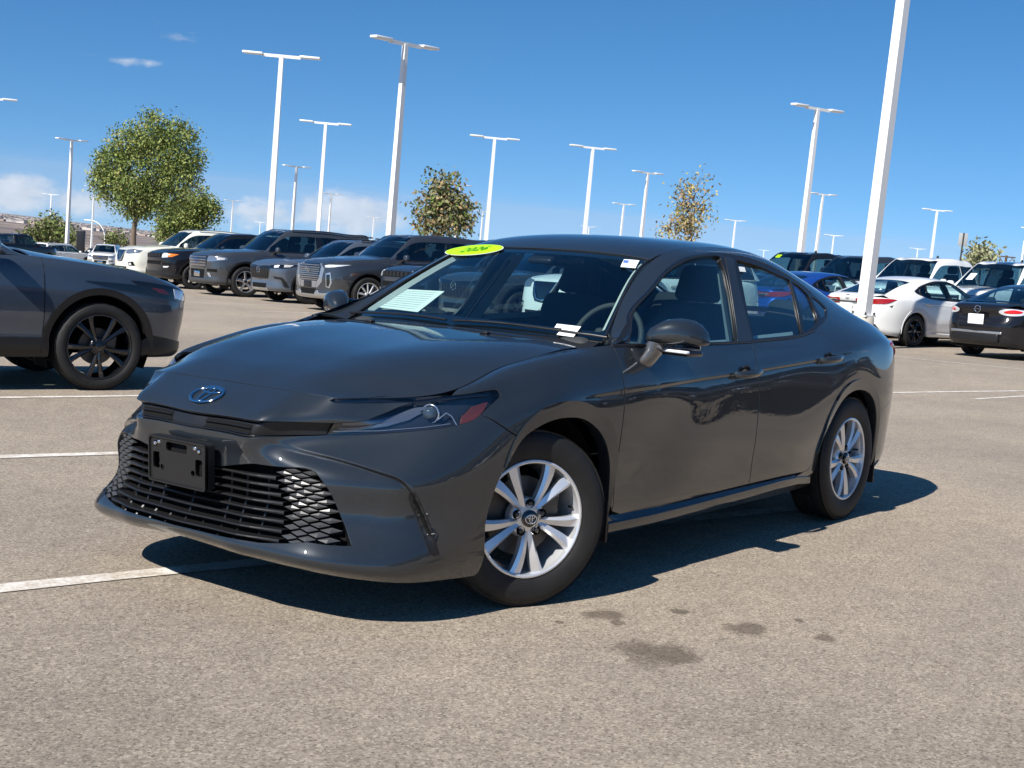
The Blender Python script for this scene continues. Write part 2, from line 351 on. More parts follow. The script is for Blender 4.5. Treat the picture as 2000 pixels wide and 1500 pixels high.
def trimmesh(loops, sp, lines=()):
    loops = [resample(L, sp*1.2) for L in loops]
    V = []; E = []
    for L in loops:
        k = len(V); V += [tuple(q) for q in L]; E += [(k+i, k+(i+1) % len(L)) for i in range(len(L))]
    nb = len(V); B = np.array(V); lo = B.min(0); hi = B.max(0)
    xs = np.arange(lo[0]+sp*.5, hi[0], sp); ys = np.arange(lo[1]+sp*.5, hi[1], sp)
    if len(xs) and len(ys):
        g = np.stack(np.meshgrid(xs, ys), -1).reshape(-1, 2); g = g[inpoly(g, loops)]
        if len(g):
            keep = np.ones(len(g), bool)
            for c in range(0, len(g), 4000): keep[c:c+4000] = (((g[c:c+4000, None]-B[None])**2).sum(2).min(1) > (sp*.45)**2)
            V += [tuple(q) for q in g[keep]]
    for L in lines:
        L = np.asarray(L); L = L[inpoly(L, loops)]
        k = len(V); V += [tuple(q) for q in L]; E += [(k+i, k+i+1) for i in range(len(L)-1) if np.linalg.norm(L[i+1]-L[i]) < sp*2]
    r = delaunay_2d_cdt([Vector(v) for v in V], E, [], 0, 1e-7)
    P = np.array([tuple(v) for v in r[0]]); T = np.array([f for f in r[2] if len(f) == 3])
    c = P[T].mean(1); T = T[inpoly(c, loops)]
    return P, T
def panel(name, S, loops, m, parent, side=-1, sp=.03, lip=.014, off=0., normals=True, label=None, warp=None, lines=()):
    """a sheet of surface S trimmed by the loops, with its edge turned inwards"""
    loops = [np.asarray(L) for L in loops]
    P, T = trimmesh(loops, sp, lines); A = S.at(P, side, off); N = S.nrm(P)*np.array([1, side, 1])
    if warp is not None: A, N = warp(A, N, P)
    # triangle winding to match normals
    fn = np.cross(A[T[:, 1]]-A[T[:, 0]], A[T[:, 2]]-A[T[:, 0]]); fl = (fn*N[T].mean(1)).sum(1) < 0
    T = T.copy(); T[fl] = T[fl][:, [0, 2, 1]]
    used = np.unique(T); mp = -np.ones(len(P), int); mp[used] = np.arange(len(used)); T = mp[T]; A = A[used]; N = N[used]
    V = [tuple(q) for q in A]; F = [tuple(t) for t in T.tolist()]; NN = [tuple(q) for q in N]
    if lip:
        cnt = {}
        for t in F:
            for i in range(3):
                e = (t[i], t[(i+1) % 3]); cnt[(e[1], e[0])] = cnt.get((e[1], e[0]), 0)
                cnt[e] = cnt.get(e, 0)+1
        be = [e for e in cnt if cnt[e] == 1 and cnt.get((e[1], e[0]), 0) == 0]
        # outward direction in the sheet at every border vertex
        od = {}
        for a, b in be:
            d = A[b]-A[a]; o_ = np.cross(d, N[a]); o_ /= np.linalg.norm(o_)+1e-12
            od.setdefault(a, []).append(o_); od.setdefault(b, []).append(o_)
        base = {}
        for v, l_ in od.items():
            o_ = sum(l_); o_ = o_/(np.linalg.norm(o_)+1e-9); r_ = .0022
            base[v] = len(V)
            V.append(tuple(A[v]+o_*r_*.7-N[v]*r_*.3)); NN.append(tuple((N[v]+o_)/1.414))
            V.append(tuple(A[v]+o_*r_-N[v]*r_*1.2)); NN.append(tuple(o_))
            V.append(tuple(A[v]+o_*r_-N[v]*lip)); NN.append(tuple(o_))
        for a, b in be:
            x, y = base[a], base[b]
            F.append((b, a, x, y)); F.append((y, x, x+1, y+1)); F.append((y+1, x+1, x+2, y+2))
    o = meshobj(name, V, F, m, parent, True, NN)
    if label: o['label'] = label
    return o
def inset(L, d):
    """shrink a loop (ccw or cw) by d"""
    L = resample(np.asarray(L), .02); a = np.roll(L, 1, 0); b = np.roll(L, -1, 0); t = b-a; t /= np.linalg.norm(t, axis=1)[:, None]+1e-12
    n = np.stack([-t[:, 1], t[:, 0]], 1); ar = .5*np.sum(L[:, 0]*np.roll(L[:, 1], -1)-np.roll(L[:, 0], -1)*L[:, 1])
    return L+n*d*np.sign(ar)
def strip_on(name, S, uv, wid, m, parent, side=-1, h=.004, off=0., close=False, n=6):
    """a raised bead along a line on a surface"""
    A = S.at(uv, side, off); N = S.nrm(uv)*np.array([1, side, 1]); V = []; F = []; K = len(A)
    for i in range(K):
        a = A[(i-1) % K] if close or i else A[0]; b = A[(i+1) % K] if close or i < K-1 else A[-1]
        t = b-a; t /= np.linalg.norm(t)+1e-12; q = np.cross(N[i], t); ww = wid[i] if hasattr(wid, '__len__') else wid
        for k in range(n+1):
            an = math.pi*k/n; V.append(A[i]+q*ww/2*math.cos(an)+N[i]*h*math.sin(an)**.6)
    for i in range(K if close else K-1):
        j = (i+1) % K
        for k in range(n): F.append((i*(n+1)+k, i*(n+1)+k+1, j*(n+1)+k+1, j*(n+1)+k))
    return meshobj(name, V, F, m, parent, True)
# ================================================================ the grey sedan: surfaces
T0 = time.time()
def sstep(x): x = np.clip(x, 0, 1); return x*x*(3-2*x)
def crease_z(x): return np.interp(x, [.2, .49, 1.05, 1.68, 2.25, 2.75, 3.2], [.792, .805, .829, .857, .888, .928, .95])
def side_disp(Q):
    x, wv, z = Q[:, 0], Q[:, 1], Q[:, 2]; Q = Q.copy()
    t = crease_z(x)-z
    a = .0060*sstep((x-.15)/.3)*(1-sstep((x-2.45)/.55))*(wv > .5)
    d = np.where(t > 0, -a*sstep(t/.016)*np.exp(-np.maximum(t, 0)/.12), 0)
    Q[:, 1] += d
    return Q
RIDGE = None
def front_disp(Q):
    Q = side_disp(Q)
    if RIDGE is None: return Q
    m = (Q[:, 0] < -.25) & (Q[:, 2] < .66)
    if not m.any(): return Q
    P = np.stack([Q[m, 1]+.5*(Q[m, 0]+.95), Q[m, 2]], 1); a = RIDGE[:-1]; b = RIDGE[1:]; ab = b-a; L2 = (ab**2).sum(1)
    t = np.clip(((P[:, None]-a)*ab).sum(2)/L2, 0, 1); c = a+t[..., None]*ab; d = np.sqrt(((P[:, None]-c)**2).sum(2)); k = d.argmin(1)
    r = np.arange(len(k)); dd = d[r, k]; v = P-c[r, k]; sg = ab[k, 0]*v[:, 1]-ab[k, 1]*v[:, 0]
    ins = (sg < 0); pos = (k+t[r, k])/len(a)
    amp = .034*sstep((pos-.02)/.3)*(1-sstep((pos-.78)/.2))
    amt = np.where(ins, amp*sstep(dd/.022)*np.exp(-dd/.13), 0)
    D = np.stack([np.full(len(P), .75), -np.clip(Q[m, 1]-.25, 0, .65), np.full(len(P), .12)], 1); D /= np.linalg.norm(D, axis=1)[:, None]
    Q[m] += D*amt[:, None]; return Q
FR = [  # stations from the nose round the corner: rows from the lower edge up to the bonnet seam
 [(-.940,0,.232),(-.972,0,.262),(-.925,0,.345),(-.908,0,.475),(-.917,0,.56),(-.935,0,.629),(-.918,0,.684),(-.852,0,.738),(-.745,0,.787)],
 [(-.925,.31,.218),(-.960,.31,.250),(-.908,.31,.345),(-.892,.31,.475),(-.899,.318,.56),(-.911,.320,.627),(-.897,.342,.688),(-.828,.350,.738),(-.738,.362,.786)],
 [(-.855,.545,.198),(-.898,.568,.234),(-.848,.547,.34),(-.836,.543,.465),(-.822,.535,.548),(-.740,.495,.640),(-.738,.500,.694),(-.722,.500,.738),(-.696,.500,.777)],
 [(-.742,.692,.176),(-.780,.720,.218),(-.725,.690,.34),(-.722,.688,.455),(-.705,.685,.540),(-.590,.64,.660),(-.580,.635,.704),(-.566,.620,.745),(-.560,.595,.782)],
 [(-.600,.787,.160),(-.625,.812,.205),(-.600,.80,.34),(-.602,.797,.455),(-.590,.79,.545),(-.470,.755,.690),(-.462,.745,.724),(-.455,.722,.779),(-.450,.675,.790)],
 [(-.420,.825,.152),(-.430,.850,.205),(-.430,.858,.34),(-.430,.860,.465),(-.425,.860,.560),(-.340,.835,.722),(-.335,.820,.757),(-.335,.795,.822),(-.335,.735,.814)],
 [(-.200,.840,.150),(-.200,.865,.21),(-.210,.888,.34),(-.195,.903,.48),(-.185,.910,.61),(-.165,.898,.748),(-.155,.872,.795),(-.145,.818,.868),(-.140,.746,.877)],
 [(.06,.83,.19),(.06,.87,.23),(.06,.900,.35),(.06,.917,.50),(.06,.928,.65),(.06,.930,.785),(.06,.900,.838),(.06,.832,.912),(.06,.748,.917)],
 [(.30,.85,.22),(.30,.88,.26),(.30,.90,.38),(.30,.918,.52),(.30,.930,.665),(.30,.928,.793),(.30,.905,.858),(.295,.850,.935),(.28,.765,.951)]]
SD = [
 [(.49,.86,.24),(.49,.885,.29),(.49,.900,.40),(.49,0.918,.53),(.49,0.935,.675),(.49,.934,.805),(.49,.916,.872),(.49,.890,.93),(.49,.858,.978), (.53,.84,.987),(.57,.80,.984),(.60,.745,.968)],
 [(.75,.86,.24),(.75,.885,.29),(.75,.898,.40),(.75,0.916,.53),(.75,0.934,.680),(.75,.936,.817),(.75,.918,.880),(.75,.893,.935),(.75,.865,.983), (.75,.835,1.03),(.76,.785,1.075),(.745,.695,1.070)],
 [(1.05,0.86,0.24),(1.05,0.89,0.29),(1.05,0.912,0.4),(1.05,0.931,0.53),(1.05,0.9295,0.69),(1.05,0.9185,0.829),(1.05,0.9,0.888),(1.05,0.884,0.938),(1.05,0.863,0.985),(1.05,0.795,1.11),(1.06,0.712,1.215),(1.03,0.605,1.248)],
 [(1.35,0.86,0.24),(1.35,0.89,0.29),(1.35,0.912,0.4),(1.35,0.931,0.53),(1.35,0.9295,0.7),(1.35,0.9185,0.842),(1.35,0.9,0.895),(1.35,0.884,0.942),(1.35,0.862,0.988),(1.35,0.778,1.15),(1.35,0.684,1.322),(1.35,0.566,1.378)],
 [(1.68,0.86,0.24),(1.68,0.89,0.29),(1.68,0.912,0.4),(1.68,0.931,0.53),(1.68,0.9295,0.71),(1.68,0.9185,0.857),(1.68,0.9,0.905),(1.68,0.884,0.952),(1.68,0.852,0.995),(1.68,0.768,1.18),(1.68,0.668,1.358),(1.7,0.568,1.413)],
 [(2.25,0.86,0.24),(2.25,0.89,0.29),(2.25,0.912,0.4),(2.25,0.931,0.53),(2.25,0.9295,0.73),(2.25,0.9185,0.888),(2.25,0.9,0.93),(2.25,0.875,0.972),(2.25,0.838,1.012),(2.25,0.758,1.18),(2.25,0.668,1.345),(2.25,0.558,1.402)],
 [(2.56,0.855,0.23),(2.56,0.88,0.29),(2.56,0.893,0.4),(2.56,0.92,0.56),(2.56,0.932,0.75),(2.56,0.916,0.908),(2.56,0.892,0.95),(2.56,0.858,0.994),(2.56,0.82,1.04),(2.56,0.755,1.155),(2.56,0.668,1.285),(2.54,0.555,1.348)],
 [(2.83,.84,.21),(2.83,.875,.28),(2.83,.895,.40),(2.83,.912,.57),(2.83,.928,.765),(2.83,.916,.928),(2.83,.890,.970),(2.83,.846,1.015),(2.83,.800,1.058), (2.83,.745,1.13),(2.83,.665,1.222),(2.82,.556,1.282)],
 [(3.20,.83,.20),(3.20,.865,.26),(3.20,.885,.38),(3.20,.905,.55),(3.20,.918,.76),(3.20,.890,.945),(3.20,.864,.988),(3.20,.815,1.028),(3.20,.758,1.068), (3.20,.708,1.105),(3.20,.638,1.142),(3.18,.563,1.166)],
 [(3.50,.78,.22),(3.50,.815,.27),(3.50,.835,.38),(3.50,.848,.53),(3.50,.858,.73),(3.50,.838,.925),(3.50,.812,.965),(3.50,.765,1.005),(3.50,.715,1.040), (3.50,.680,1.050),(3.50,.640,1.054),(3.50,.60,1.055)],
 [(3.66,.69,.24),(3.69,.720,.29),(3.71,.738,.40),(3.725,.745,.54),(3.725,.745,.71),(3.70,.735,.895),(3.72,.710,.945),(3.70,.668,.992),(3.66,.630,1.025), (3.63,.61,1.038),(3.60,.60,1.042),(3.57,.59,1.048)],
 [(3.80,.56,.25),(3.83,.59,.30),(3.86,.60,.41),(3.88,.60,.55),(3.87,.60,.71),(3.83,.585,.870),(3.86,.565,.940),(3.84,.545,.992),(3.77,.520,1.028), (3.70,.52,1.040),(3.67,.53,1.045),(3.65,.54,1.05)],
 [(3.87,.30,.25),(3.90,.31,.30),(3.92,.31,.41),(3.945,.31,.55),(3.93,.31,.69),(3.885,.31,.840),(3.92,.30,.935),(3.90,.29,.995),(3.81,.27,1.034), (3.72,.27,1.046),(3.69,.27,1.05),(3.66,.27,1.055)],
 [(3.89,0,.25),(3.92,0,.30),(3.94,0,.41),(3.96,0,.55),(3.945,0,.69),(3.895,0,.835),(3.935,0,.935),(3.915,0,.997),(3.82,0,1.036), (3.73,0,1.048),(3.70,0,1.052),(3.67,0,1.057)]]
_l = lambda a, c, t: [tuple(np.array(p)*(1-t)+np.array(q)*t) for p, q in zip(a, c)]
FRI = [FR[0], _l(FR[0], FR[1], .72), FR[1], _l(FR[1], FR[2], .30)]+FR[2:]
A = Surf(FRI+[[q for q in st[:9]] for st in SD[:4]], sym0=True, disp=front_disp); A.imap = [0, 2]+[k+2 for k in range(2, 13)]
B = Surf([[q for q in FR[-1]]+[(.40,.80,.965),(.45,.77,.97),(.48,.75,.965)]]+SD, sym1=True, disp=side_disp)
K = Surf([
 [(.50,0,.985),(.505,.22,.983),(.525,.45,.978),(.565,.64,.972),(.60,.745,.968)],
 [(.83,0,1.178),(.835,.22,1.175),(.85,.42,1.170),(.87,.565,1.167),(.885,.645,1.163)],
 [(1.165,0,1.360),(1.170,.20,1.358),(1.18,.37,1.352),(1.195,.49,1.343),(1.205,.565,1.333)],
 [(1.38,0,1.425),(1.38,.20,1.422),(1.385,.37,1.412),(1.39,.49,1.398),(1.395,.567,1.383)],
 [(1.75,0,1.455),(1.75,.20,1.452),(1.75,.37,1.443),(1.75,.49,1.430),(1.75,.568,1.415)],
 [(2.15,0,1.452),(2.15,.20,1.449),(2.15,.37,1.440),(2.15,.49,1.426),(2.15,.560,1.410)],
 [(2.55,0,1.398),(2.55,.20,1.395),(2.55,.37,1.385),(2.55,.49,1.368),(2.54,.555,1.348)],
 [(2.86,0,1.322),(2.86,.20,1.320),(2.85,.37,1.310),(2.84,.49,1.296),(2.82,.556,1.282)],
 [(3.22,0,1.200),(3.22,.20,1.198),(3.21,.37,1.190),(3.20,.49,1.178),(3.18,.563,1.166)],
 [(3.62,0,1.058),(3.61,.20,1.058),(3.58,.37,1.056),(3.54,.51,1.055),(3.50,.60,1.055)]], symv=True)
H = Surf([
 [(-.745,0,.787),(-.742,.17,.786),(-.738,.355,.785),(-.722,.43,.781),(-.696,.500,.777)],
 [(-.62,0,.838),(-.615,.20,.838),(-.595,.37,.838),(-.57,.48,.820),(-.56,.595,.782)],
 [(-.51,0,.868),(-.505,.21,.869),(-.485,.395,.870),(-.47,.53,.850),(-.45,.675,.790)],
 [(-.38,0,.899),(-.375,.22,.901),(-.365,.41,.902),(-.35,.56,.880),(-.335,.735,.814)],
 [(-.16,0,.935),(-.16,.23,.937),(-.155,.44,.938),(-.15,.59,.920),(-.14,.746,.877)],
 [(.06,0,.961),(.06,.24,.963),(.06,.47,.963),(.06,.61,.949),(.06,.748,.917)],
 [(.27,0,.980),(.27,.25,.980),(.27,.49,.978),(.27,.62,.970),(.27,.748,.950)],
 [(.45,0,.990),(.45,.25,.989),(.45,.50,.982),(.44,.62,.974),(.42,.735,.960)]], symv=True)
H.cx = (-.5, .3)
HERO = empty('sedan', (0, 0, 0), 0, 'large glossy dark grey sedan with silver wheels filling the foreground', 'car')
def mir(L): L = np.asarray(L); return L*np.array([-1, 1])
def both_u(L):
    """half outline (open, running from the centre line round and back to it) -> closed outline over both halves"""
    L = np.asarray(L); return np.concatenate([L, mir(L)[::-1]])
def both_v(L): L = np.asarray(L); return np.concatenate([L, (L*np.array([1, -1]))[::-1]])
def smooth(S, pts, n=24, **k): return curve(S.px(pts, **k), n)
def iso_v(S, i0, i1, j, n=30): return S.idx(np.linspace(i0, i1, n), np.full(n, float(j)))
def iso_u(S, i, j0, j1, n=10): return S.idx(np.full(n, float(i)), np.linspace(j0, j1, n))
def cat(*a): return np.concatenate([np.atleast_2d(q) for q in a])
RIDGE_UV = A.px([(500,846),(575,872),(640,889),(700,906),(755,924),(790,940),(810,966),(829,1008),(848,1050),(866,1098)])
_q = A.at(RIDGE_UV, 1); RIDGE_T = curve(np.stack([_q[:, 1]+.5*(_q[:, 0]+.95), _q[:, 2]], 1), 60)
# ---------------------------------------------------------------- outlines, traced on the surfaces
lamp_top = smooth(A, [(640,779),(720,776),(800,774),(880,771.5),(930,767.5),(966,762.5)], 30)
lamp_tip = smooth(A, [(966,762.5),(974,766),(977,771),(972,778)], 8)
lamp_low = smooth(A, [(972,778),(950,799),(938,811),(925,820),(905,827),(880,833),(840,839),(800,843),(740,847),(690,849),(637,850)], 40)
lamp_in = smooth(A, [(637,850),(652,827)], 5)
lens_top = smooth(A, [(652,827),(685,825),(715,821),(735,813),(760,803),(785,792),(806,785.5)], 20)
strip_bot = smooth(A, [(806,785.5),(760,787),(700,788),(655,787)], 14)
strip_in = smooth(A, [(655,787),(640,779)], 4)
LAMP = cat(lamp_top[:-1], lamp_tip[:-1], lamp_low[:-1], lamp_in[:-1], lens_top[:-1], strip_bot[:-1], strip_in[:-1])
slot_top_c = iso_v(A, 0, 1, 6, 10); slot_bot_c = iso_v(A, 0, 1, 5, 10)
NOSE_H = cat(iso_v(A, 0, 2, 8, 16), strip_in[::-1][1:], strip_bot[::-1][1:], lens_top[::-1][1:], slot_top_c[::-1][:-1], A.idx([0], [6]))
SLOT_H = cat(slot_top_c, lens_top[:1], lamp_in[::-1][1:], slot_bot_c[::-1])
arch_f = A.px([(934,1119),(943,1097),(948,1033),(957,987),(976,935),(988,913),(1013,866),(1043,838),(1080,820),(1105,815)])
arch_r_ = A.xz([(.107,.716),(.20,.705),(.30,.665),(.38,.60),(.435,.51),(.465,.40),(.478,.29),(.485,.245)])
ARCH = curve(np.concatenate([arch_f[:-1], arch_r_]), 60)
ARCH = ARCH[ARCH[:, 1] > -.01]
seam_bf = smooth(A, [(938,811),(975,829),(1018,857)], 10)        # bumper / wing seam
def cut_idx(C, q): return int(np.argmin(((C-q)**2).sum(1)))
ka = cut_idx(ARCH, A.px([(1024,853)])[0]); kl = cut_idx(lamp_low, A.px([(938,811)])[0])
GRL_H = cat(A.wz([(0,.505),(.15,.505)]), smooth(A, [(497,905),(550,912),(600,918),(613,925)], 10), smooth(A, [(613,925),(640,960),(663,1005),(680,1045),(687,1068)], 12), smooth(A, [(687,1068),(640,1066),(600,1060)], 6), A.wz([(.40,.276),(.2,.274),(0,.274)]))
BUMP_H = cat(iso_v(A, 0, 1, 5, 10), lamp_low[::-1][:len(lamp_low)-kl], seam_bf[1:-1], ARCH[:ka+1][::-1], A.idx(np.linspace(5.6, 0, 40), np.zeros(40)))
FENDER = cat(lamp_low[:kl+1][::-1], lamp_tip[::-1][1:], lamp_top[::-1][1:cut_idx(lamp_top[::-1], A.px([(882,771)])[0])+1], iso_v(A, 5.0, 9, 8, 30)[1:], A.xz([(.488,.93),(.486,.87),(.486,.80),(.488,.70),(.490,.60),(.497,.50),(.508,.40),(.522,.30)]), ARCH[ka:][::-1][6:], seam_bf[::-1][1:])
print('RIDGE', RIDGE_T[::6].round(3).tolist()); RIDGE = RIDGE_T; ruv = curve(RIDGE_UV, 60)
rn = np.gradient(ruv, axis=0); rn = np.stack([rn[:, 1], -rn[:, 0]], 1)/np.linalg.norm(rn, axis=1)[:, None]
ridge_lines = [ruv+rn*d for d in (-.006, 0, .007, .015, .024, .034)]
ridge_lines += [mir(q) for q in ridge_lines]
# doors on B
crl = lambda S, x0, x1, dz: S.xz([(x, crease_z(x)-dz) for x in np.linspace(x0, x1, int((x1-x0)/.025))])
belt = smooth(B, [(1197,677),(1260,675.5),(1340,673.5),(1437,671),(1466,669.5)], 24)
belt_r = smooth(B, [(1466,669.5),(1520,664),(1566,657),(1590,647)], 14)
dlo_rear = smooth(B, [(1590,647),(1608,631),(1616.5,613),(1613,598)], 12)
dlo_top = smooth(B, [(1613,598),(1580,568),(1540,539),(1500,517.5),(1460,503.5),(1420,496.5),(1390,494.5),(1358,498),(1322,512),(1290,539),(1258,577),(1225,627),(1197,677)], 60)
DLO = cat(belt[:-1], belt_r[:-1], dlo_rear[:-1], dlo_top[:-1])
bseam = smooth(B, [(1466,669.5),(1474,690),(1481,720),(1483,780),(1478,840),(1470,895),(1462,946)], 30)
fd_front = B.xz([(.522,.30),(.508,.40),(.497,.50),(.490,.60),(.488,.70),(.486,.80),(.486,.87),(.488,.93)])
fd_bot = smooth(B, [(1462,946),(1400,961),(1330,979),(1260,998),(1203,1014)], 20)
FDOOR = cat(belt[:-1], bseam[:-1], fd_bot[:-1], curve(fd_front, 20))
rd_bot = smooth(B, [(1462,946),(1500,937),(1540,928),(1566,923)], 12)
rd_rear = smooth(B, [(1566,923),(1580,916),(1590,898),(1600,862),(1612,825),(1628,793),(1642,770),(1650,740),(1650,715),(1642,690),(1625,668),(1604,650),(1590,647)], 50)
RDOOR = cat(belt_r[::-1][:-1], bseam[:-1], rd_bot[:-1], rd_rear[:-1])
RARCH = curve(B.xz([(2.425,.235),(2.43,.33),(2.447,.42),(2.485,.52),(2.55,.61),(2.64,.675),(2.74,.708),(2.84,.715),(2.94,.703),(3.04,.665),(3.12,.60),(3.175,.52),(3.205,.43),(3.215,.33),(3.215,.22)]), 60)
rb_seam = B.xz([(3.16,.575),(3.30,.60),(3.44,.66),(3.53,.78)])
kq = cut_idx(rd_rear, B.px([(1600,862)])[0]); ra0 = cut_idx(RARCH, B.xz([(2.445,.41)])[0])
ra1 = cut_idx(RARCH, B.xz([(3.14,.575)])[0])
TL_side = B.xz([(3.53,.78),(3.50,.84),(3.47,.90),(3.48,.925)])
QUARTER = cat(dlo_top[::-1][:-1], dlo_rear[::-1][:-1], rd_rear[::-1][:len(rd_rear)-1], B.xz([(2.18,.285),(2.30,.26),(2.40,.245)]), RARCH[:ra1], curve(rb_seam, 8), curve(TL_side, 8)[1:], B.idx(np.linspace(10.05, 10.6, 6), np.linspace(5.6, 8.2, 6)), B.idx(np.linspace(10.45, 10.05, 5), np.linspace(9, 10.6, 5)), B.idx(np.linspace(10, 1.02, 120), np.full(120, 11.)), B.idx(np.linspace(1, 1, 4), np.linspace(10.4, 8.3, 4)))
FUEL = outline([[(1650,652),(1660,648)],[(1690,653),(1698,668)],[(1701,690),(1697,700)],[(1680,702),(1668,690)]], 6)
FUEL = B.px(FUEL)
FUEL = inset(FUEL, .0)
def side_pair(name, S, loops, m, **k):
    a = panel(name, S, loops, m, HERO, -1, **k); b = panel(name, S, loops, m, HERO, 1, **k); return a, b
CL = [0, .005, .011, .018, .03, .05, .08]
linesA = [crl(A, .12, .485, d) for d in CL]; linesB = [crl(B, .45, 2.95, d) for d in CL]
panel('bonnet', H, [inset(both_v(cat(iso_u(H, 0, 0, 4, 20), iso_v(H, 0, 7, 4, 50)[1:], iso_u(H, 7, 4, 0, 20)[1:])), .0045)], M_PAINT, HERO, sp=.03)
panel('nose_panel', A, [inset(both_u(NOSE_H), .0028)], M_PAINT, HERO, sp=.018)
panel('front_bumper', A, [inset(both_u(BUMP_H), .0022), both_u(GRL_H)], M_PAINT, HERO, sp=.017, lip=.03, lines=ridge_lines)
side_pair('front_wing', A, [inset(FENDER, .0036)], M_PAINT, sp=.022, lines=linesA)
side_pair('front_door', B, [inset(FDOOR, .0042)], M_PAINT, sp=.026, lines=linesB)
side_pair('rear_door', B, [inset(RDOOR, .0042)], M_PAINT, sp=.026, lines=linesB)
panel('rear_quarter_panel', B, [inset(QUARTER, .001), inset(FUEL, -.001)], M_PAINT, HERO, -1, sp=.026, lines=linesB)
panel('rear_quarter_panel', B, [inset(QUARTER, .001)], M_PAINT, HERO, 1, sp=.026, lines=linesB)
panel('fuel_door', B, [inset(FUEL, .001)], M_PAINT, HERO, -1, sp=.02)
print('surfaces', time.time()-T0)
# ================================================================ the grey sedan: the rest of it
def rbox(c, d, bev=.02, R=None, seg=3, taper=None):
    """rounded box as (V, F); taper=(tx, ty) scales the top"""
    import bmesh
    bm = bmesh.new(); bmesh.ops.create_cube(bm, size=1)
    for v in bm.verts:
        if taper and v.co.z > 0: v.co.x *= taper[0]; v.co.y *= taper[1]
        v.co = Vector((v.co.x*d[0], v.co.y*d[1], v.co.z*d[2]))
    bmesh.ops.bevel(bm, geom=bm.edges[:], offset=bev, segments=seg, profile=.5, affect='EDGES', clamp_overlap=True)
    R = np.eye(3) if R is None else np.asarray(R)
    V = [R @ np.array(v.co)+np.asarray(c) for v in bm.verts]; F = [tuple(v.index for v in f.verts) for f in bm.faces]; bm.free(); return V, F
def RY(a): c, s = math.cos(a), math.sin(a); return np.array([[c, 0, s], [0, 1, 0], [-s, 0, c]])
def RZ(a): c, s = math.cos(a), math.sin(a); return np.array([[c, -s, 0], [s, c, 0], [0, 0, 1]])
def RX(a): c, s = math.cos(a), math.sin(a); return np.array([[1, 0, 0], [0, c, -s], [0, s, c]])
def frame_at(S, uv, side=-1, off=0.):
    """origin and axes (along-u, up, outward) at a surface point"""
    uv = np.asarray(uv, float).reshape(1, 2); P = S.at(uv, side, off)[0]; N = (S.nrm(uv)*np.array([1, side, 1]))[0]
    up = np.array([0, 0, 1.])-N*N[2]; up /= np.linalg.norm(up); X = np.cross(up, N); return P, X, up, N
def text_mesh(s, size, name, m, parent, O, X, Y, N, shear=0, depth=.0008, bold=0.):
    cu = bpy.data.curves.new('t', 'FONT'); cu.body = s; cu.size = size; cu.align_x = 'CENTER'; cu.align_y = 'CENTER'; cu.extrude = depth; cu.shear = shear; cu.offset = bold
    cu.resolution_u = 3
    ob = bpy.data.objects.new('t', cu); COL.objects.link(ob); dg = bpy.context.evaluated_depsgraph_get(); dg.update()
    me = bpy.data.meshes.new_from_object(ob.evaluated_get(dg)); bpy.data.objects.remove(ob)
    for v in me.vertices: v.co = Vector(O)+Vector(X)*v.co.x+Vector(Y)*v.co.y+Vector(N)*(v.co.z)
    me.materials.clear(); me.materials.append(m); o = bpy.data.objects.new(name, me); return link(o, parent)
def ellipse_ring(mb, a, b, r, O, X, Y, N, n=40, cx=0, cy=0, flat=.6):
    k = len(mb.V)
    pts = [(cx+a*math.cos(t), cy+b*math.sin(t)) for t in np.linspace(0, 2*math.pi, n, endpoint=False)]
    for i, (x, y) in enumerate(pts):
        px_, py_ = pts[i-1]; qx, qy = pts[(i+1) % n]; t = np.array([qx-px_, qy-py_]); t /= np.linalg.norm(t); nn = np.array([t[1], -t[0]])
        for j in range(6):
            an = 2*math.pi*j/6; e = math.cos(an)*r; h = math.sin(an)*r*flat
            mb.V.append(tuple(O+X*(x+nn[0]*e)+Y*(y+nn[1]*e)+N*(h+r*flat)))
    for i in range(n):
        j = (i+1) % n
        for q in range(6): mb.F.append((k+i*6+q, k+i*6+(q+1) % 6, k+j*6+(q+1) % 6, k+j*6+q)); mb.M.append(0)
def emblem(parent, O, X, Y, N, s, m, name='emblem', style='rings'):
    mb = MB()
    if style == 'rings':
        ellipse_ring(mb, .5*s, .36*s, .038*s, O, X, Y, N); ellipse_ring(mb, .31*s, .11*s, .028*s, O, X, Y, N, 28, cy=.20*s)
        ellipse_ring(mb, .12*s, .31*s, .028*s, O, X, Y, N, 28)
    elif style == 'wing':
        ellipse_ring(mb, .5*s, .42*s, .04*s, O, X, Y, N)
        mb.tube([O+X*x*s+Y*y*s+N*.02*s for x, y in ((-.45, .18), (-.22, .12), (0, -.12), (.22, .12), (.45, .18))], .035*s, 5)
    elif style == 'oval':
        ellipse_ring(mb, .5*s, .24*s, .04*s, O, X, Y, N)
    elif style == 'H':
        ellipse_ring(mb, .5*s, .30*s, .035*s, O, X, Y, N)
        for a_, b_ in (((-.2, -.2), (-.12, .22)), ((.12, -.22), (.2, .2)), ((-.16, -.03), (.16, .03))): mb.tube([O+X*a_[0]*s+Y*a_[1]*s+N*.02*s, O+X*b_[0]*s+Y*b_[1]*s+N*.02*s], .04*s, 5)
    elif style == 'bar':
        ellipse_ring(mb, .42*s, .42*s, .045*s, O, X, Y, N)
        mb.tube([O-X*.55*s+N*.02*s, O+X*.55*s+N*.02*s], .055*s, 5)
    return mb.build(name, m, parent, auto=60)
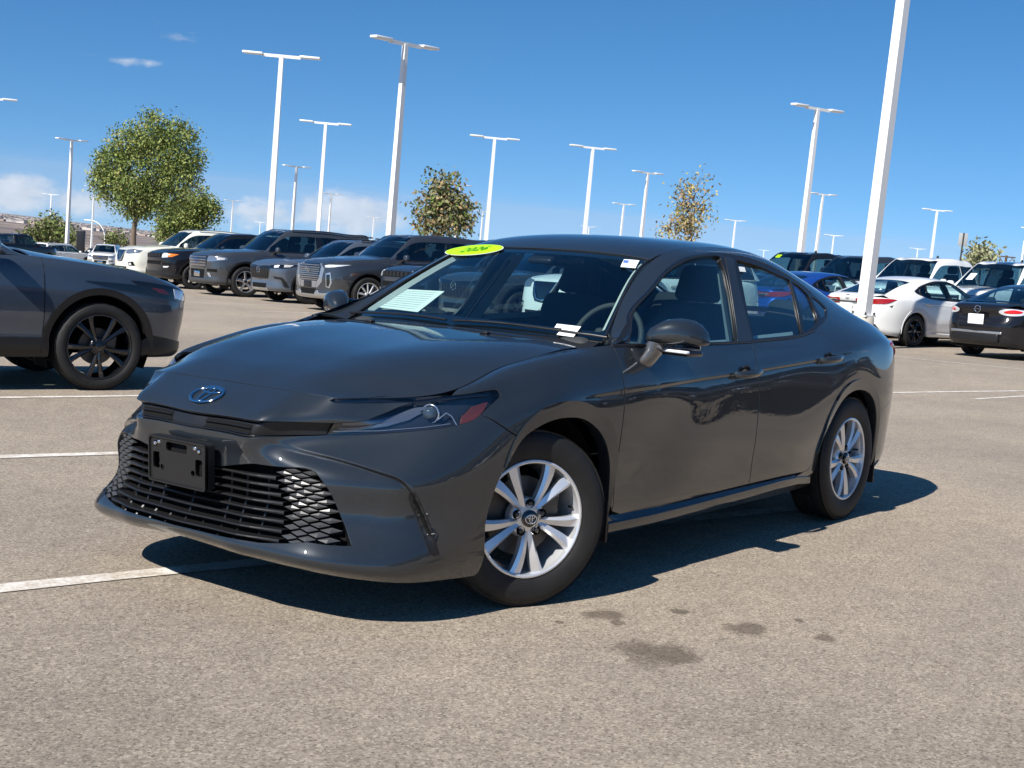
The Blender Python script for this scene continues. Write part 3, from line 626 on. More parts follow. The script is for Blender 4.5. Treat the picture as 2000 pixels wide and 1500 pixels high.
# ---------------- roof, screens, bonnet surroundings
K.cx = (.6, 3.2)
panel('roof', K, [both_v(cat(iso_u(K, 2.04, 0, 3.93, 20)+[0.002, 0], iso_v(K, 2.04, 6.35, 3.93, 50)[1:], iso_u(K, 6.35, 3.93, 0, 20)[1:]))], M_PAINT, HERO, sp=.045)
WSO = both_v(cat(iso_u(K, .06, 0, 3.88, 20), iso_v(K, .06, 1.985, 3.88, 30)[1:], iso_u(K, 1.985, 3.88, 0, 20)[1:]))
WSI = both_v(cat(iso_u(K, .27, 0, 3.55, 20), iso_v(K, .27, 1.90, 3.72, 30)[1:], iso_u(K, 1.90, 3.6, 0, 20)[1:]))
panel('windscreen', K, [WSO], M_GLASS, HERO, sp=.05, lip=0, off=-.006)
panel('windscreen_border', K, [inset(WSO, .003), WSI], M_PIANO, HERO, sp=.05, lip=0, off=-.0085)
RGO = both_v(cat(iso_u(K, 6.42, 0, 3.8, 20), iso_v(K, 6.42, 8.85, 3.8, 30)[1:], iso_u(K, 8.85, 3.8, 0, 20)[1:]))
RGI = both_v(cat(iso_u(K, 6.6, 0, 3.5, 20), iso_v(K, 6.6, 8.6, 3.5, 30)[1:], iso_u(K, 8.6, 3.5, 0, 20)[1:]))
panel('rear_window', K, [RGO], M_GLASSD, HERO, sp=.06, lip=0, off=-.004)
panel('rear_window_border', K, [inset(RGO, .003), RGI], M_PIANO, HERO, sp=.06, lip=0, off=-.0065)
for sd in (-1, 1):
    mb = MB(); mb.tube([K.at([q], sd*1, -.002)[0]*np.array([1, 1, 1]) for q in iso_v(K, .06, 1.99, 3.92, 30)], .006, 6)
    o = mb.build('windscreen_seal', M_TRIM, HERO, auto=80)
    mb = MB(); mb.tube([K.at([q], sd, -.004)[0] for q in iso_v(K, 2.03, 6.35, 3.95, 40)], .004, 5); mb.build('roof_seal', M_TRIM, HERO, auto=80)
# cowl between bonnet and screen
hb = H.at(both_v(iso_u(H, 7, 0.01, 4, 20))[19:-1], -1); hb = H.at(np.stack([np.full(41, H.umax), np.linspace(-H.vmax, H.vmax, 41)], 1), 1, -.02)
kb = K.at(np.stack([np.full(41, K.idx(.10, 0)[0]), np.linspace(-K.vmax*.97, K.vmax*.97, 41)], 1), 1, -.012)
V = []; F = []
for a, b in zip(hb, kb): V += [a, (a+b)/2-np.array([0, 0, .012]), b]
for i in range(40):
    for j in range(2): F.append((i*3+j, i*3+j+1, (i+1)*3+j+1, (i+1)*3+j))
meshobj('cowl', V, F, M_BLACK, HERO)
for q0, q1 in (((-.66), (-.06)), ((-.02), (.60))):
    Q_ = [K.at([[K.idx(.12+.05*math.sin(math.pi*t), 0)[0], (q0+(q1-q0)*t)]], -1, .006)[0] for t in np.linspace(0, 1, 12)]
    ptube(Q_, .006, 6).build('wiper', M_BLACK, HERO, auto=60)
for sd in (-1, 1):
    g_ = H.inv(lambda Q: Q[..., [0, 1]], [(.33, .33)]); P_, X_, Y_, N_ = frame_at(H, g_[0], sd)
    MB().add(*rbox(P_+N_*.004, (.03, .04, .012), .005)).build('washer_nozzle', M_BLACK, HERO, auto=50)
# ---------------- side windows
M_BP = mat('pillar_cover', (.02, .021, .022), .35, coat=.3)
FW = outline([[B.px([(1200,674)])[0], *B.px([(1232,622),(1264,577),(1296,539),(1325,516.5),(1360,502)])], [*B.px([(1380,499),(1397,499)])], [*B.px([(1406,501),(1420,545),(1431,605)])], [*B.px([(1437,668),(1340,670.5),(1260,673)])]], 16)
RW = outline([[*B.px([(1437,506.5),(1480,519),(1512,533)])], [*B.px([(1541,546),(1556,598)])], [*B.px([(1566,652),(1520,658)])], [*B.px([(1472,662.5),(1458,600)])]], 14)
QW = outline([[*B.px([(1546,549.5),(1563,561)])], [*B.px([(1578,576),(1590,602)])], [*B.px([(1597,626),(1594,634),(1586,641)])], [*B.px([(1572,650),(1561,598)])]], 10)
VW = outline([[*B.px([(1583,578),(1600,590)])], [*B.px([(1612,602),(1614,610)])], [*B.px([(1605,622),(1594,602)])]], 8)
for sd in (-1, 1):
    panel('window_frame', B, [inset(DLO, .001), FW, RW, QW, VW], M_TRIM, HERO, sd, sp=.03, lip=.012, off=.001)
    panel('front_side_window', B, [inset(FW, -.004)], M_GLASSD, HERO, sd, sp=.05, lip=0, off=-.009)
    panel('rear_side_window', B, [inset(RW, -.004)], M_GLASSD, HERO, sd, sp=.05, lip=0, off=-.009)
    panel('quarter_window', B, [inset(QW, -.004)], M_GLASSD, HERO, sd, sp=.05, lip=0, off=-.009)
    panel('vent_window', B, [inset(VW, -.003)], M_PIANO, HERO, sd, sp=.05, lip=0, off=-.004)
    BP = outline([B.px([(1414,503),(1426,560),(1438,640)]), B.px([(1440,668),(1466,666)]), B.px([(1468,660),(1452,600),(1440,550)]), B.px([(1433,508),(1424,504)])], 8)
    panel('pillar_cover', B, [BP], M_BP, HERO, sd, sp=.03, lip=.004, off=.0035)
    strip_on('belt_moulding', B, cat(belt, belt_r[1:])+[0, .006], .012, M_TRIM, HERO, sd, .006)
    strip_on('window_moulding', B, dlo_top[4:-2], .009, M_PIANO, HERO, sd, .004)
    # side skirt: an upper ledge that catches the sky and a lower face
    xs = np.r_[.50, .54, np.linspace(.62, 2.25, 20), 2.33, 2.40]; V = []; F = []
    for i, x in enumerate(xs):
        e = min(1, (x-.45)/.25, 1+(2.40-x)/.3*0); rz = .012*math.sin((x-.5)/1.9*math.pi)
        zt = np.interp(x, [.5, 1.0, 1.68, 2.05, 2.25, 2.40], [.278, .285, .303, .316, .312, .298])
        zb = np.interp(x, [.5, 1.6, 2.4], [.198, .208, .215])
        wo = np.interp(x, [.5, .8, 2.1, 2.4], [.890, .905, .905, .885])
        for (w_, z_) in ((.868, zt+.012), (.880, zt+.002), (wo-.010, zt-.018), (wo, zt-.026), (wo+.001, zt-.056), (wo-.005, zt-.064), (wo-.028, zb), (.80, zb), (.78, zb+.03)): V.append((x, w_*sd, z_))
    n_ = 9
    for i in range(len(xs)-1):
        for j in range(n_-1): F.append((i*n_+j, i*n_+j+1, (i+1)*n_+j+1, (i+1)*n_+j))
    meshobj('side_skirt', V, F, M_PAINT, HERO, True, auto=40)
# ---------------- rear: boot lid, lamps, bumper
nB = 14
RBUMP = cat(curve(rb_seam, 8), curve(B.xz([(3.53,.78),(3.58,.80),(3.63,.82)]), 6)[1:], B.idx(np.linspace(11.2, 14, 20), np.linspace(4.72, 4.55, 20)))
RB_H = cat(RARCH[ra1:], B.idx(np.linspace(9.2, 14, 40), np.zeros(40)))
def mirB(L): L = np.asarray(L); return np.stack([2*B.umax-L[:, 0], L[:, 1]], 1)
def both_B(L): return cat(L, mirB(L)[::-1])
RB_H = cat(RBUMP[::-1], RARCH[ra1:], B.idx(np.linspace(9.2, 14, 40), np.zeros(40)))
panel('rear_bumper', B, [inset(both_B(RB_H), .002)], M_PAINT, HERO, 1, sp=.03)
LIDH = cat(B.idx(np.linspace(14, 12.5, 12), np.full(12, 4.62)), B.idx([12.42], [5.0]), B.idx(np.linspace(12.4, 12.3, 4), np.linspace(5.9, 6.5, 4)), B.idx(np.linspace(12.1, 10.75, 10), np.linspace(6.7, 8.5, 10)), B.idx(np.linspace(10.5, 10.3, 6), np.linspace(9, 10.9, 6)), B.idx(np.linspace(10.5, 14, 20), np.full(20, 11.)))
panel('boot_lid', B, [both_B(LIDH)], M_PAINT, HERO, 1, sp=.03)
TLO = B.idx([9.75, 9.95, 10.4, 11, 12, 12.9, 13.3, 13.3, 12.6, 12, 11, 10.5, 10.1], [5.25, 5.72, 6.05, 6.2, 6.05, 5.95, 5.85, 5.2, 4.95, 4.85, 4.75, 4.8, 4.95])
TLO = resample(curve(np.concatenate([TLO, TLO[:1]]), 50)[:-1], .02)
for sd in (-1, 1):
    panel('lamp_backing', B, [B.idx([9.6, 10.0, 11, 12.5, 13.5, 13.5, 12, 10.5, 9.8], [5.3, 6.2, 6.9, 6.7, 6.4, 4.5, 4.4, 4.4, 4.6])], M_PAINT, HERO, sd, sp=.05, lip=0, off=-.005)
    panel('tail_lamp', B, [TLO], M_RED, HERO, sd, sp=.03, lip=.02, off=.009)
    TI = B.idx([12.1, 12.6, 13.1, 13.1, 12.5], [5.6, 5.7, 5.65, 5.3, 5.2]); panel('reversing_lamp', B, [TI], M_LAMPIN, HERO, sd, sp=.03, lip=.003, off=.012)
    ev_ = B.at(B.idx([13.35, 13.6], [5.0, 5.0]), sd)
MB().add(*rbox((3.905, 0, .868), (.05, .86, .022), .008)).build('boot_trim', M_PIANO, HERO, auto=50)
MB().add(*rbox((3.925, 0, .945), (.012, .46, .015), .004)).build('boot_lip', M_PAINT, HERO, auto=50)
pl = MB().add(*rbox((3.958, 0, .755), (.012, .32, .165), .008)).build('rear_number_plate', M_WHITEP, HERO, auto=50)
MB().add(*rbox((3.915, 0, .40), (.10, .98, .17), .03)).build('rear_lower_trim', M_BLACK, HERO, auto=50)
for sd in (-1, 1): panel('rear_corner_trim', B, [B.idx([10.6, 11.2, 12.3, 12.3, 11.6, 11.1], [.05, .05, .05, 2.2, 2.2, 1.2])], M_BLACK, HERO, sd, sp=.04, lip=.004, off=.004)
emblem(HERO, np.array([3.928, 0, .965]), np.array([0, 1., 0]), np.array([-.25, 0, .97]), np.array([.97, 0, .25]), .12, M_CHROME, 'rear_emblem')
# ---------------- front: grille, lamps, slot
slot = panel('upper_grille', A, [inset(both_u(SLOT_H), .002)], M_BLACK, HERO, sp=.02, lip=0, off=-.022)
def on_front(w_, z_, off=0.):
    uv = A.wz([(abs(w_), z_)]); return A.at(uv, 1 if w_ > 0 else -1, off)[0]
for (w0, w1) in ((-.30, -.07), (.13, .30)):
    for z_ in (.640, .664):
        pts = [on_front(q, z_, -.012) for q in np.linspace(w0, w1, 8)]; ptube(pts, .0022, 5).build('slot_bar', M_PIANO, slot, auto=80)
    meshobj('slot_opening', [on_front(q, z_, -.0195) for z_ in (.634, .678) for q in np.linspace(w0, w1, 8)], [(i, i+1, i+9, i+8) for i in range(7)], M_MATT, slot)
for sd in (-1, 1):   # bright edge along the slot
    pts = [A.at([q], 1, -.004)[0] for q in iso_v(A, -.0, 1.05, 5.12, 12)]; pts = [q*np.array([1, sd, 1]) for q in pts]
    ptube(pts, .0025, 5).build('slot_edge', M_TRIM, slot, auto=80)
# lower grille
gl_ = panel('lower_grille', A, [inset(both_u(GRL_H), -.012)], M_MATT, HERO, sp=.03, lip=0, off=-.075)
GE = both_u(GRL_H)
def strip3(name, loop, o0, o1, m, parent):
    L = resample(loop, .03); a = A.at(L, -1, o0); b = A.at(inset(L, .0) if 0 else L, -1, o1); n = len(L)
    return meshobj(name, list(a)+list(b), [(i, (i+1) % n, n+(i+1) % n, n+i) for i in range(n)], m, parent)
strip3('grille_surround', inset(GE, .001), .000, -.075, M_BLACK, gl_)
gp = A.wz([(q, z_) for q in (0, .2, .4, .55, .65) for z_ in (.245, .5)])
def gin(w_, z_):
    """is this point inside the lower grille opening?"""
    uv = A.wz([(abs(w_), z_)])[0]; return inpoly([uv*np.array([-1 if w_ > 0 else 1, 1])], [GE])[0]
GEW = A.at(GRL_H, 1)[:, [1, 2]]                       # grille edge in (w, z)
GEW = np.concatenate([GEW, (GEW*np.array([-1, 1]))[::-1]])
def inW(P): return inpoly(P, [GEW])
zs = np.linspace(.292, .494, 8)
nb_ = 0
for k, z_ in enumerate(zs):
    for sd in (-1, 1):
        ws = np.linspace(0, .70, 60); ok = inW([(q, z_) for q in ws]); wmax = ws[ok].max() if ok.any() else 0
        wd = min(wmax, np.interp(z_, [.26, .5], [.48, .40]))     # bars end where the diamonds begin
        uvs = A.wz([(q, z_) for q in np.linspace(0, wd, 12)]); P_ = A.at(uvs, sd, -.004)
        V = []; F = []
        for i, q in enumerate(P_):
            tw = np.clip((i-8)/3, 0, 1)
            V += [q+[0.0, 0, .0035+.003*tw], q+[-.002, 0, 0], q+[0.0, 0, -.0035-.003*tw], q+[.045, 0, -.004], q+[.045, 0, .004]]
        for i in range(11):
            for j in range(5): F.append((i*5+j, i*5+(j+1) % 5, (i+1)*5+(j+1) % 5, (i+1)*5+j))
        meshobj('grille_bar', V, F, M_BLACK, gl_, False)
# raised diamonds at the ends, rows interleaved
M_DIA = mat('satin_black', (.05, .051, .053), .34)
dz = (zs[1]-zs[0])/2
dm = {}
for r in range(-1, 18):
    z_ = .292+r*dz-.008
    for c in range(0, 6):
        w_ = np.interp(z_, [.26, .5], [.475, .395])+.034+c*.064+(.032 if r % 2 else 0)
        quad = [(w_-.030, z_), (w_, z_-dz*.60), (w_+.030, z_), (w_, z_+dz*.60)]
        ins_ = inW([(a*1.0, b) for a, b in quad]) ; cen = inW([(w_, z_)])[0]
        if not cen or ins_.sum() < 3 or not inW([(w_+.018, z_)])[0]: continue
        if w_+.032 > .72: continue
        for sd in (-1, 1):
            uv = A.wz(quad+[(w_, z_)]); rec = -.010
            P_ = A.at(uv, sd, rec); n_ = A.nrm(uv[4:5])[0]*np.array([1, sd, 1]); c_ = P_[4]+n_*.0045
            back = [q-n_*.02 for q in P_[:4]]
            V = [c_]+list(P_[:4])+back; F = [(0, 1+i, 1+(i+1) % 4) for i in range(4)]+[(1+i, 5+i, 5+(i+1) % 4, 1+(i+1) % 4) for i in range(4)]
            if sd < 0: F = [f[::-1] for f in F]
            meshobj('grille_diamond', V, F, M_DIA, gl_, False)
for w_ in (-.36, -.26, -.18, .18, .26, .36, 0, -.09, .09):
    P0 = [A.at(A.wz([(abs(w_)*(1+.05*(z_ < .3)), z_)]), 1 if w_ > 0 else -1, -.03)[0] for z_ in (.25, .33, .41, .492)]
    if w_ and abs(w_) < .1: P0 = P0[:2]
    mb = MB()
    for a, b in zip(P0[:-1], P0[1:]): mb.tube([a, b], .0045, 4)
    mb.build('grille_rib', M_BLACK, gl_, auto=None)
for w_, ww in ((-.30, .12), (-.05, .18), (.2, .14)):
    MB().add(*rbox((-.82, w_, .288), (.02, ww, .018), .004)).build('cooler_tab', M_DISC, gl_, auto=50)
# number plate bracket
PB = np.array([-.962, 0., .503]); pr = RY(math.radians(-3)); 
def pb(x, y, z): return PB+pr @ np.array([x, y, z])
from mathutils.geometry import tessellate_polygon
def holed_plate(outer, holes, x0, x1, name, m, parent):
    """flat plate in the y-z plane with holes, thickness x0..x1"""
    V = []; E = []; loops = [outer]+holes
    for L in loops:
        k = len(V); V += list(L); E += [(k+i, k+(i+1) % len(L)) for i in range(len(L))]
    r = delaunay_2d_cdt([Vector(v) for v in V], E, [], 0, 1e-8); P = np.array([tuple(v) for v in r[0]]); T = np.array([f for f in r[2]])
    T = T[inpoly(P[T].mean(1), loops)]; n = len(P)
    VV = [pb(x0, a, b) for a, b in P]+[pb(x1, a, b) for a, b in P]; F = [tuple(t[::-1]) for t in T.tolist()]+[tuple(i+n for i in t) for t in T.tolist()]
    cnt = {}
    for t in T.tolist():
        for i in range(3): cnt[(t[i], t[(i+1) % 3])] = 1
    for (a, b) in list(cnt):
        if (b, a) not in cnt: F.append((a, b, b+n, a+n))
    return meshobj(name, VV, F, m, parent, True, auto=30)
def rrect(y, z, hy, hz, r=.012, n=5):
    L = []
    for cy, cz, a in ((1, 1, 0), (-1, 1, 90), (-1, -1, 180), (1, -1, 270)):
        for k in range(n): t = math.radians(a+90*k/(n-1)); L.append((y+cy*(hy-r)+r*math.cos(t), z+cz*(hz-r)+r*math.sin(t)))
    return L
def circ(y, z, r, n=12): return [(y+r*math.cos(t), z+r*math.sin(t)) for t in np.linspace(0, 2*math.pi, n, endpoint=False)]
plate = holed_plate(rrect(0, 0, .158, .084), [rrect(.005, .052, .058, .016, .008), rrect(.118, -.005, .019, .030, .008), rrect(-.118, -.005, .019, .030, .008), circ(.085, -.028, .011), circ(-.085, -.028, .011), circ(.122, .055, .011), circ(-.122, .055, .011)], -.008, .0, 'plate_bracket', M_BLACK, HERO)
holed_plate(rrect(0, 0, .158, .084), [rrect(0, 0, .152, .078)], -.014, .03, 'bracket_rim', M_BLACK, plate)
MB().add(*rbox(pb(.022, 0, 0), (.02, .25, .13), .006)).build('bracket_back', M_MATT, plate, auto=50)
for y_, z_ in ((.122, .055), (.10, .063), (-.10, .063), (-.122, .055)):
    MB().lathe([(0, -.014), (.005, -.014), (.0075, -.011), (.008, -.004)], 12, 0, pb(0, y_, z_)).build('screw', M_CHROME, plate, auto=60)
# emblem on the nose
P_, X_, Y_, N_ = frame_at(A, A.idx([0], [7.05])[0]); 
emblem(HERO, P_, np.array([0, -1., 0]), Y_, N_, .145, M_CHROME)
# headlamps
def lamp_cells(side):
    L = inset(LAMP, .001)
    hs_ = panel('headlamp', A, [L], M_LAMPDK, HERO, side, sp=.015, lip=0, off=-.030)
    # wall between skin and recessed housing
    R_ = resample(L, .012); a = A.at(R_, side, -.002); b = A.at(R_, side, -.030); n = len(R_)
    meshobj('lamp_wall', list(a)+list(b), [(i, (i+1) % n, n+(i+1) % n, n+i) for i in range(n)], M_PIANO, hs_)
    f = lambda pts, k=6: resample(A.px(pts), .012)
    panel('daytime_light', A, [f([(662,839),(700,837),(745,829),(785,815),(818,800),(824,803),(796,819),(757,832),(700,840.5),(664,842.5)])], M_DRL, hs_, side, sp=.012, lip=.004, off=-.022)
    panel('light_guide', A, [f([(668,822+4),(730,819),(770,805),(806,790),(840,789),(800,806),(765,820),(725,831),(670,834)])], M_DRL, hs_, side, sp=.012, lip=.003, off=-.026, )
    panel('eyebrow_strip', A, [f([(652,780),(750,777.5),(880,774),(960,767),(955,771),(880,778),(750,783),(655,785.5)])], M_PIANO, hs_, side, sp=.012, lip=.004, off=-.010)
    panel('corner_reflector', A, [f([(897,834),(905,812),(925,795),(957,783),(946,801),(925,820)])], mat('lamp_amber', (.09, .022, .018), .25, coat=.6), hs_, side, sp=.012, lip=.004, off=-.014)
    ptube([A.at([q], side, -.012)[0] for q in A.px([(855,820),(873,806),(884,812),(895,830)])], .003, 5).build('bezel_edge', M_LAMPIN, hs_, auto=80)
    ptube([A.at([q], side, -.008)[0] for q in A.px([(650,843),(740,841),(830,833),(880,826)])], .0018, 5).build('bezel_line', M_LAMPIN, hs_, auto=80)
    P_, X_, Y_, N_ = frame_at(A, A.px([(843,805)])[0], side, -.034); D_ = np.array([-.93, side*.3, 0.]); D_ /= np.linalg.norm(D_)
    mb = MB(); V = []; F = []; ring = [(0.0, .030), (.010, .0285), (.018, .024), (.024, .016), (.027, .006), (.0275, -.01)]
    X2 = np.cross([0, 0, 1.], D_); X2 /= np.linalg.norm(X2); Y2 = np.cross(D_, X2)
    for r, h in ring:
        for k in range(20): t = 2*math.pi*k/20; V.append(P_+D_*(h)+(X2*math.cos(t)+Y2*math.sin(t))*r)
    for i in range(len(ring)-1):
        for k in range(20): F.append((i*20+k, i*20+(k+1) % 20, (i+1)*20+(k+1) % 20, (i+1)*20+k))
    meshobj('projector_lens', V, F, mat('projector', (.05, .07, .09), .03, .2, 1., ior=1.6), hs_)
    mb.tube([P_+D_*.004+(X2*math.cos(t)+Y2*math.sin(t))*.033 for t in np.linspace(0, 2*math.pi, 24, endpoint=False)], .004, 6, close=True); mb.build('projector_ring', M_LAMPIN, hs_, auto=80)
    panel('lens_cover', A, [L], M_CLEAR, hs_, side, sp=.015, lip=.0, off=-.0015)
for sd in (-1, 1): lamp_cells(sd)
# corner vents
VENT = A.px([(800,963),(809,960),(826,996),(843,1035),(858,1083),(847,1086),(838,1078),(818,1028),(803,988),(798,972)])
for sd in (-1, 1):
    vt = panel('corner_vent', A, [VENT], M_BLACK, HERO, sd, sp=.015, lip=.01, off=.002)
    for a_, b_ in (((818,1005),(835,1003)), ((833,1044),(847,1042))):
        Q_ = A.at(A.px([a_, b_]), sd, .004); ptube(Q_, .0025, 5).build('vent_clip', M_CHROME if 0 else M_LAMPIN, vt)
    VI = A.px([(806,975),(815,982),(834,1024),(843,1045),(836,1046),(818,1008)]); panel('vent_opening', A, [VI], M_MATT, vt, sd, sp=.02, lip=0, off=.0135*0+.0045)
# arch flares
def flare(name, S, C, wf, side, k0, k1, m=None, parent=None, th=1.):
    """band hugging the wheel opening; wf = width along the arch"""
    C = np.asarray(C)[k0:k1]; n = len(C); t = np.gradient(C, axis=0); t /= np.linalg.norm(t, axis=1)[:, None]; nn = np.stack([-t[:, 1], t[:, 0]], 1)
    c0 = C.mean(0)-[0, .2]
    if ((C-c0)*nn).sum() < 0: nn = -nn
    V = []; F = []
    for i in range(n):
        s_ = i/(n-1); w_ = wf(s_); O = C[i]+nn[i]*w_
        a = S.at([O], side, -.001)[0]; b = S.at([O], side, .009*th)[0]; m_ = S.at([C[i]+nn[i]*(w_*.5)], side, .0068*th)[0]
        d_ = S.at([C[i]], side, .004)[0]; e = S.at([C[i]-nn[i]*.004], side, -.006)[0]; g = S.at([C[i]-nn[i]*.002], side, -.05)[0]
        V += [a, b, m_, d_, e, g]
    for i in range(n-1):
        for j in range(5): F.append((i*6+j, i*6+j+1, (i+1)*6+j+1, (i+1)*6+j))
    return meshobj(name, V, F, m or M_PAINT, parent or HERO, True, auto=30)
for sd in (-1, 1):
    flare('front_arch_flare', A, ARCH, lambda s_: .004+.054*min(1, math.sin(math.pi*np.clip(s_, 0, 1))*1.5), sd, int(len(ARCH)*.27), len(ARCH)-3)
    flare('rear_arch_flare', B, RARCH, lambda s_: .004+.045*math.sin(math.pi*np.clip(s_, 0, 1))**.6, sd, 3, len(RARCH)-2)
print('hero parts', time.time()-T0)
# ================================================================ wheels
def tyre_mb(R, Ri, wd, n=56):
    h = wd/2; s_ = R-Ri
    pr = [(Ri-.004, -h*.86), (Ri+.006, -h*.93), (Ri+.25*s_, -h*1.0), (Ri+.55*s_, -h*1.03), (Ri+.80*s_, -h*.97), (R-.010, -h*.86), (R-.004, -h*.78)]
    tr = []
    for g in (-.5, -.17, .17, .5):
        tr += [(R, h*(g-.075)*1.5), (R, h*(g-.05)*1.5), (R-.007, h*(g-.045)*1.5), (R-.007, h*(g+.045)*1.5), (R, h*(g+.05)*1.5)]
    return MB().lathe(pr+tr+[(r, -q) for r, q in pr[::-1]], n, 1)
WHEELC = {}
def make_wheel(parent, loc, side, steer=0., R=.335, Ri=.2235, wd=.215, style='v', m=None, hi=True, rot=0.):
    """outer face of the wheel looks along -y before turning; returns the rim with its sub-parts"""
    m = m or M_SILVER; key = (R, Ri, wd, style, m.name, hi)
    rz = steer if side < 0 else math.pi+steer
    if key in WHEELC:
        src = WHEELC[key]; o = src.copy(); link(o, parent); o.location = loc; o.rotation_euler = (0, rot, rz)
        for c in src.children: d = c.copy(); link(d, o)
        return o
    h = wd/2; F = -h+.012        # face plane
    mb = MB(); n = 56 if hi else 28
    mb.lathe([(Ri, F-.006), (Ri+.002, F+.0), (Ri-.003, F+.006), (Ri-.010, F+.007), (Ri-.014, F+.018), (Ri-.020, F+.05), (Ri-.030, h*.9), (Ri-.004, h*.93), (Ri, h*.93)], n, 1)
    mb.lathe([(Ri, F-.006), (Ri-.006, F-.0075), (Ri-.012, F-.003), (Ri-.014, F+.014)], n, 1)
    rim = mb.build('wheel', m, None, auto=45); rim.parent = parent; rim.location = loc; rim.rotation_euler = (0, rot, rz)
    tyre_mb(R, Ri, wd, n).build('tyre', M_TYRE, rim, auto=40)
    MB().lathe([(.001, F+.075), (.15, F+.075), (.152, F+.08), (.152, F+.10), (.08, F+.11), (.001, F+.11)], 32, 1).build('brake_disc', M_DISC, rim, auto=40)
    MB().add(*rbox((.115, F+.085, .03), (.09, .06, .16), .015)).build('brake_caliper', M_DISC, rim, auto=50)
    def P(r, a, y): return np.array([r*math.cos(a), y, r*math.sin(a)])
    hub = MB().lathe([(.030, F+.012), (.052, F+.014), (.068, F+.020), (.076, F+.032), (.078, F+.06), (.001, F+.065)], 30, 1); hub.build('hub', m, rim, auto=50)
    if style == 'v': angs = [(math.radians(-90+72*k), s_) for k in range(5) for s_ in (-1, 1)]
    elif style == 'ten': angs = [(math.radians(-90+36*k), 0) for k in range(10)]
    elif style == 'five': angs = [(math.radians(90+72*k), 0) for k in range(5)]
    else: angs = [(math.radians(-90+60*k), s_) for k in range(6) for s_ in (-1, 1)]
    for a, s_ in angs:
        da = {'v': 13.6, 'six': 9, 'ten': 0, 'five': 0}[style]; ca = {'v': 17, 'six': 12, 'ten': 0, 'five': 0}[style]
        N_ = 7; V = []; Fc = []
        for i in range(N_):
            t = i/(N_-1); r = .050+(Ri-.012-.050)*t
            an = a+s_*math.radians(ca*(1-t)**1.5*.45+da*t**.8)
            wdt = {'v': .0115+.0125*t**1.3, 'six': .010+.006*t, 'ten': .014+.012*t, 'five': .030-.008*t+.02*t*t}[style]
            y = F+.014-.011*math.sin(t*math.pi)*.6-.009*t; dirr = np.array([math.cos(an), 0, math.sin(an)]); tan = np.array([-math.sin(an), 0, math.cos(an)])
            o_ = dirr*r; q = (s_ or 1)*.35
            V += [o_-tan*wdt+[0, y+.006, 0], o_+tan*wdt*q+[0, y-.004, 0], o_+tan*wdt+[0, y+.006, 0], o_+tan*wdt*.85+[0, y+.034, 0], o_-tan*wdt*.85+[0, y+.034, 0]]
        for i in range(N_-1):
            for j in range(5): Fc.append((i*5+j, i*5+(j+1) % 5, (i+1)*5+(j+1) % 5, (i+1)*5+j))
        meshobj('spoke', V, Fc, m, rim, True, auto=25)
    for k in range(5):
        a = math.radians(90+72*k); c = P(.057, a, 0)
        if hi: MB().lathe([(.0175, F+.0085), (.0175, F+.014), (.001, F+.016)], 16, 1, c).build('lug_recess', M_MATT, rim, auto=40)
        MB().lathe([(.001, F+.003), (.006, F+.003), (.0095, F+.006), (.010, F+.02)], 6 if hi else 5, 1, c).build('lug_nut', M_DISC if hi else m, rim, auto=30)
    cc = MB().lathe([(.001, F-.002), (.028, F-.002), (.032, F+.001), (.033, F+.014)], 26, 1); cc = cc.build('centre_cap', M_PIANO, rim, auto=40)
    if hi: 
        e = MB(); ellipse_ring(e, .024, .0165, .0019, np.array([0, F-.0025, 0]), np.array([1., 0, 0]), np.array([0, 0, 1.]), np.array([0, -1., 0]), 24)
        ellipse_ring(e, .016, .006, .0017, np.array([0, F-.0025, 0]), np.array([1., 0, 0]), np.array([0, 0, 1.]), np.array([0, -1., 0]), 18, cy=.008)
        ellipse_ring(e, .006, .0145, .0017, np.array([0, F-.0025, 0]), np.array([1., 0, 0]), np.array([0, 0, 1.]), np.array([0, -1., 0]), 18)
        ee = e.build('cap_emblem', M_CHROME, rim, auto=60)
        MB().lathe([(.001, -.028), (.0035, -.028), (.0035, .0)], 8, 1, (Ri-.026, F+.05, .03)).build('valve', M_MATT, rim)
    WHEELC[key] = rim; return rim
WF = .905-.215/2+.004
for (x, sd, st) in ((0, -1, -math.radians(22)), (0, 1, -math.radians(22)), (2.824, -1, 0), (2.824, 1, 0)):
    make_wheel(HERO, (x, sd*(WF), .336), sd, st if True else 0)
# wheel housings, under-body, engine mass
def housing(parent, x, zc, sd, r=.40, w0=.50, w1=.885, m=None):
    mb = MB(); V = []; F_ = []; n = 22
    for i in range(n+1):
        a = math.radians(-25)+math.radians(230)*i/n
        for w_ in (w0, w1): V.append((x+r*math.cos(a), sd*w_, max(.12, zc+r*math.sin(a))))
    for i in range(n): F_.append((i*2, i*2+1, i*2+3, i*2+2))
    k = len(V); V.append((x, sd*w0, zc)); 
    for i in range(n): F_.append((i*2, i*2+2, k))
    mb.add(V, F_); return mb.build('wheel_housing', M_MATT, parent, auto=60)
for sd in (-1, 1):
    housing(HERO, .075, .335, sd, .385, w1=.85); housing(HERO, 2.83, .33, sd, .392, w1=.855)
MB().add(*rbox((1.5, 0, .225), (4.5, 1.30, .05), .02)).build('under_body', M_MATT, HERO, auto=50)
MB().add(*rbox((-.12, 0, .50), (1.1, .95, .56), .05)).build('engine', M_MATT, HERO, auto=50)
MB().add(*rbox((-.52, 0, .52), (.30, .90, .24), .05)).build('radiator_support', M_MATT, HERO, auto=50)
MB().add(*rbox((1.45, 0, .27), (2.1, 1.70, .06), .02)).build('floor', M_MATT, HERO, auto=50)
MB().add(*rbox((3.3, 0, .55), (1.0, 1.0, .5), .05)).build('boot_well', M_MATT, HERO, auto=50)
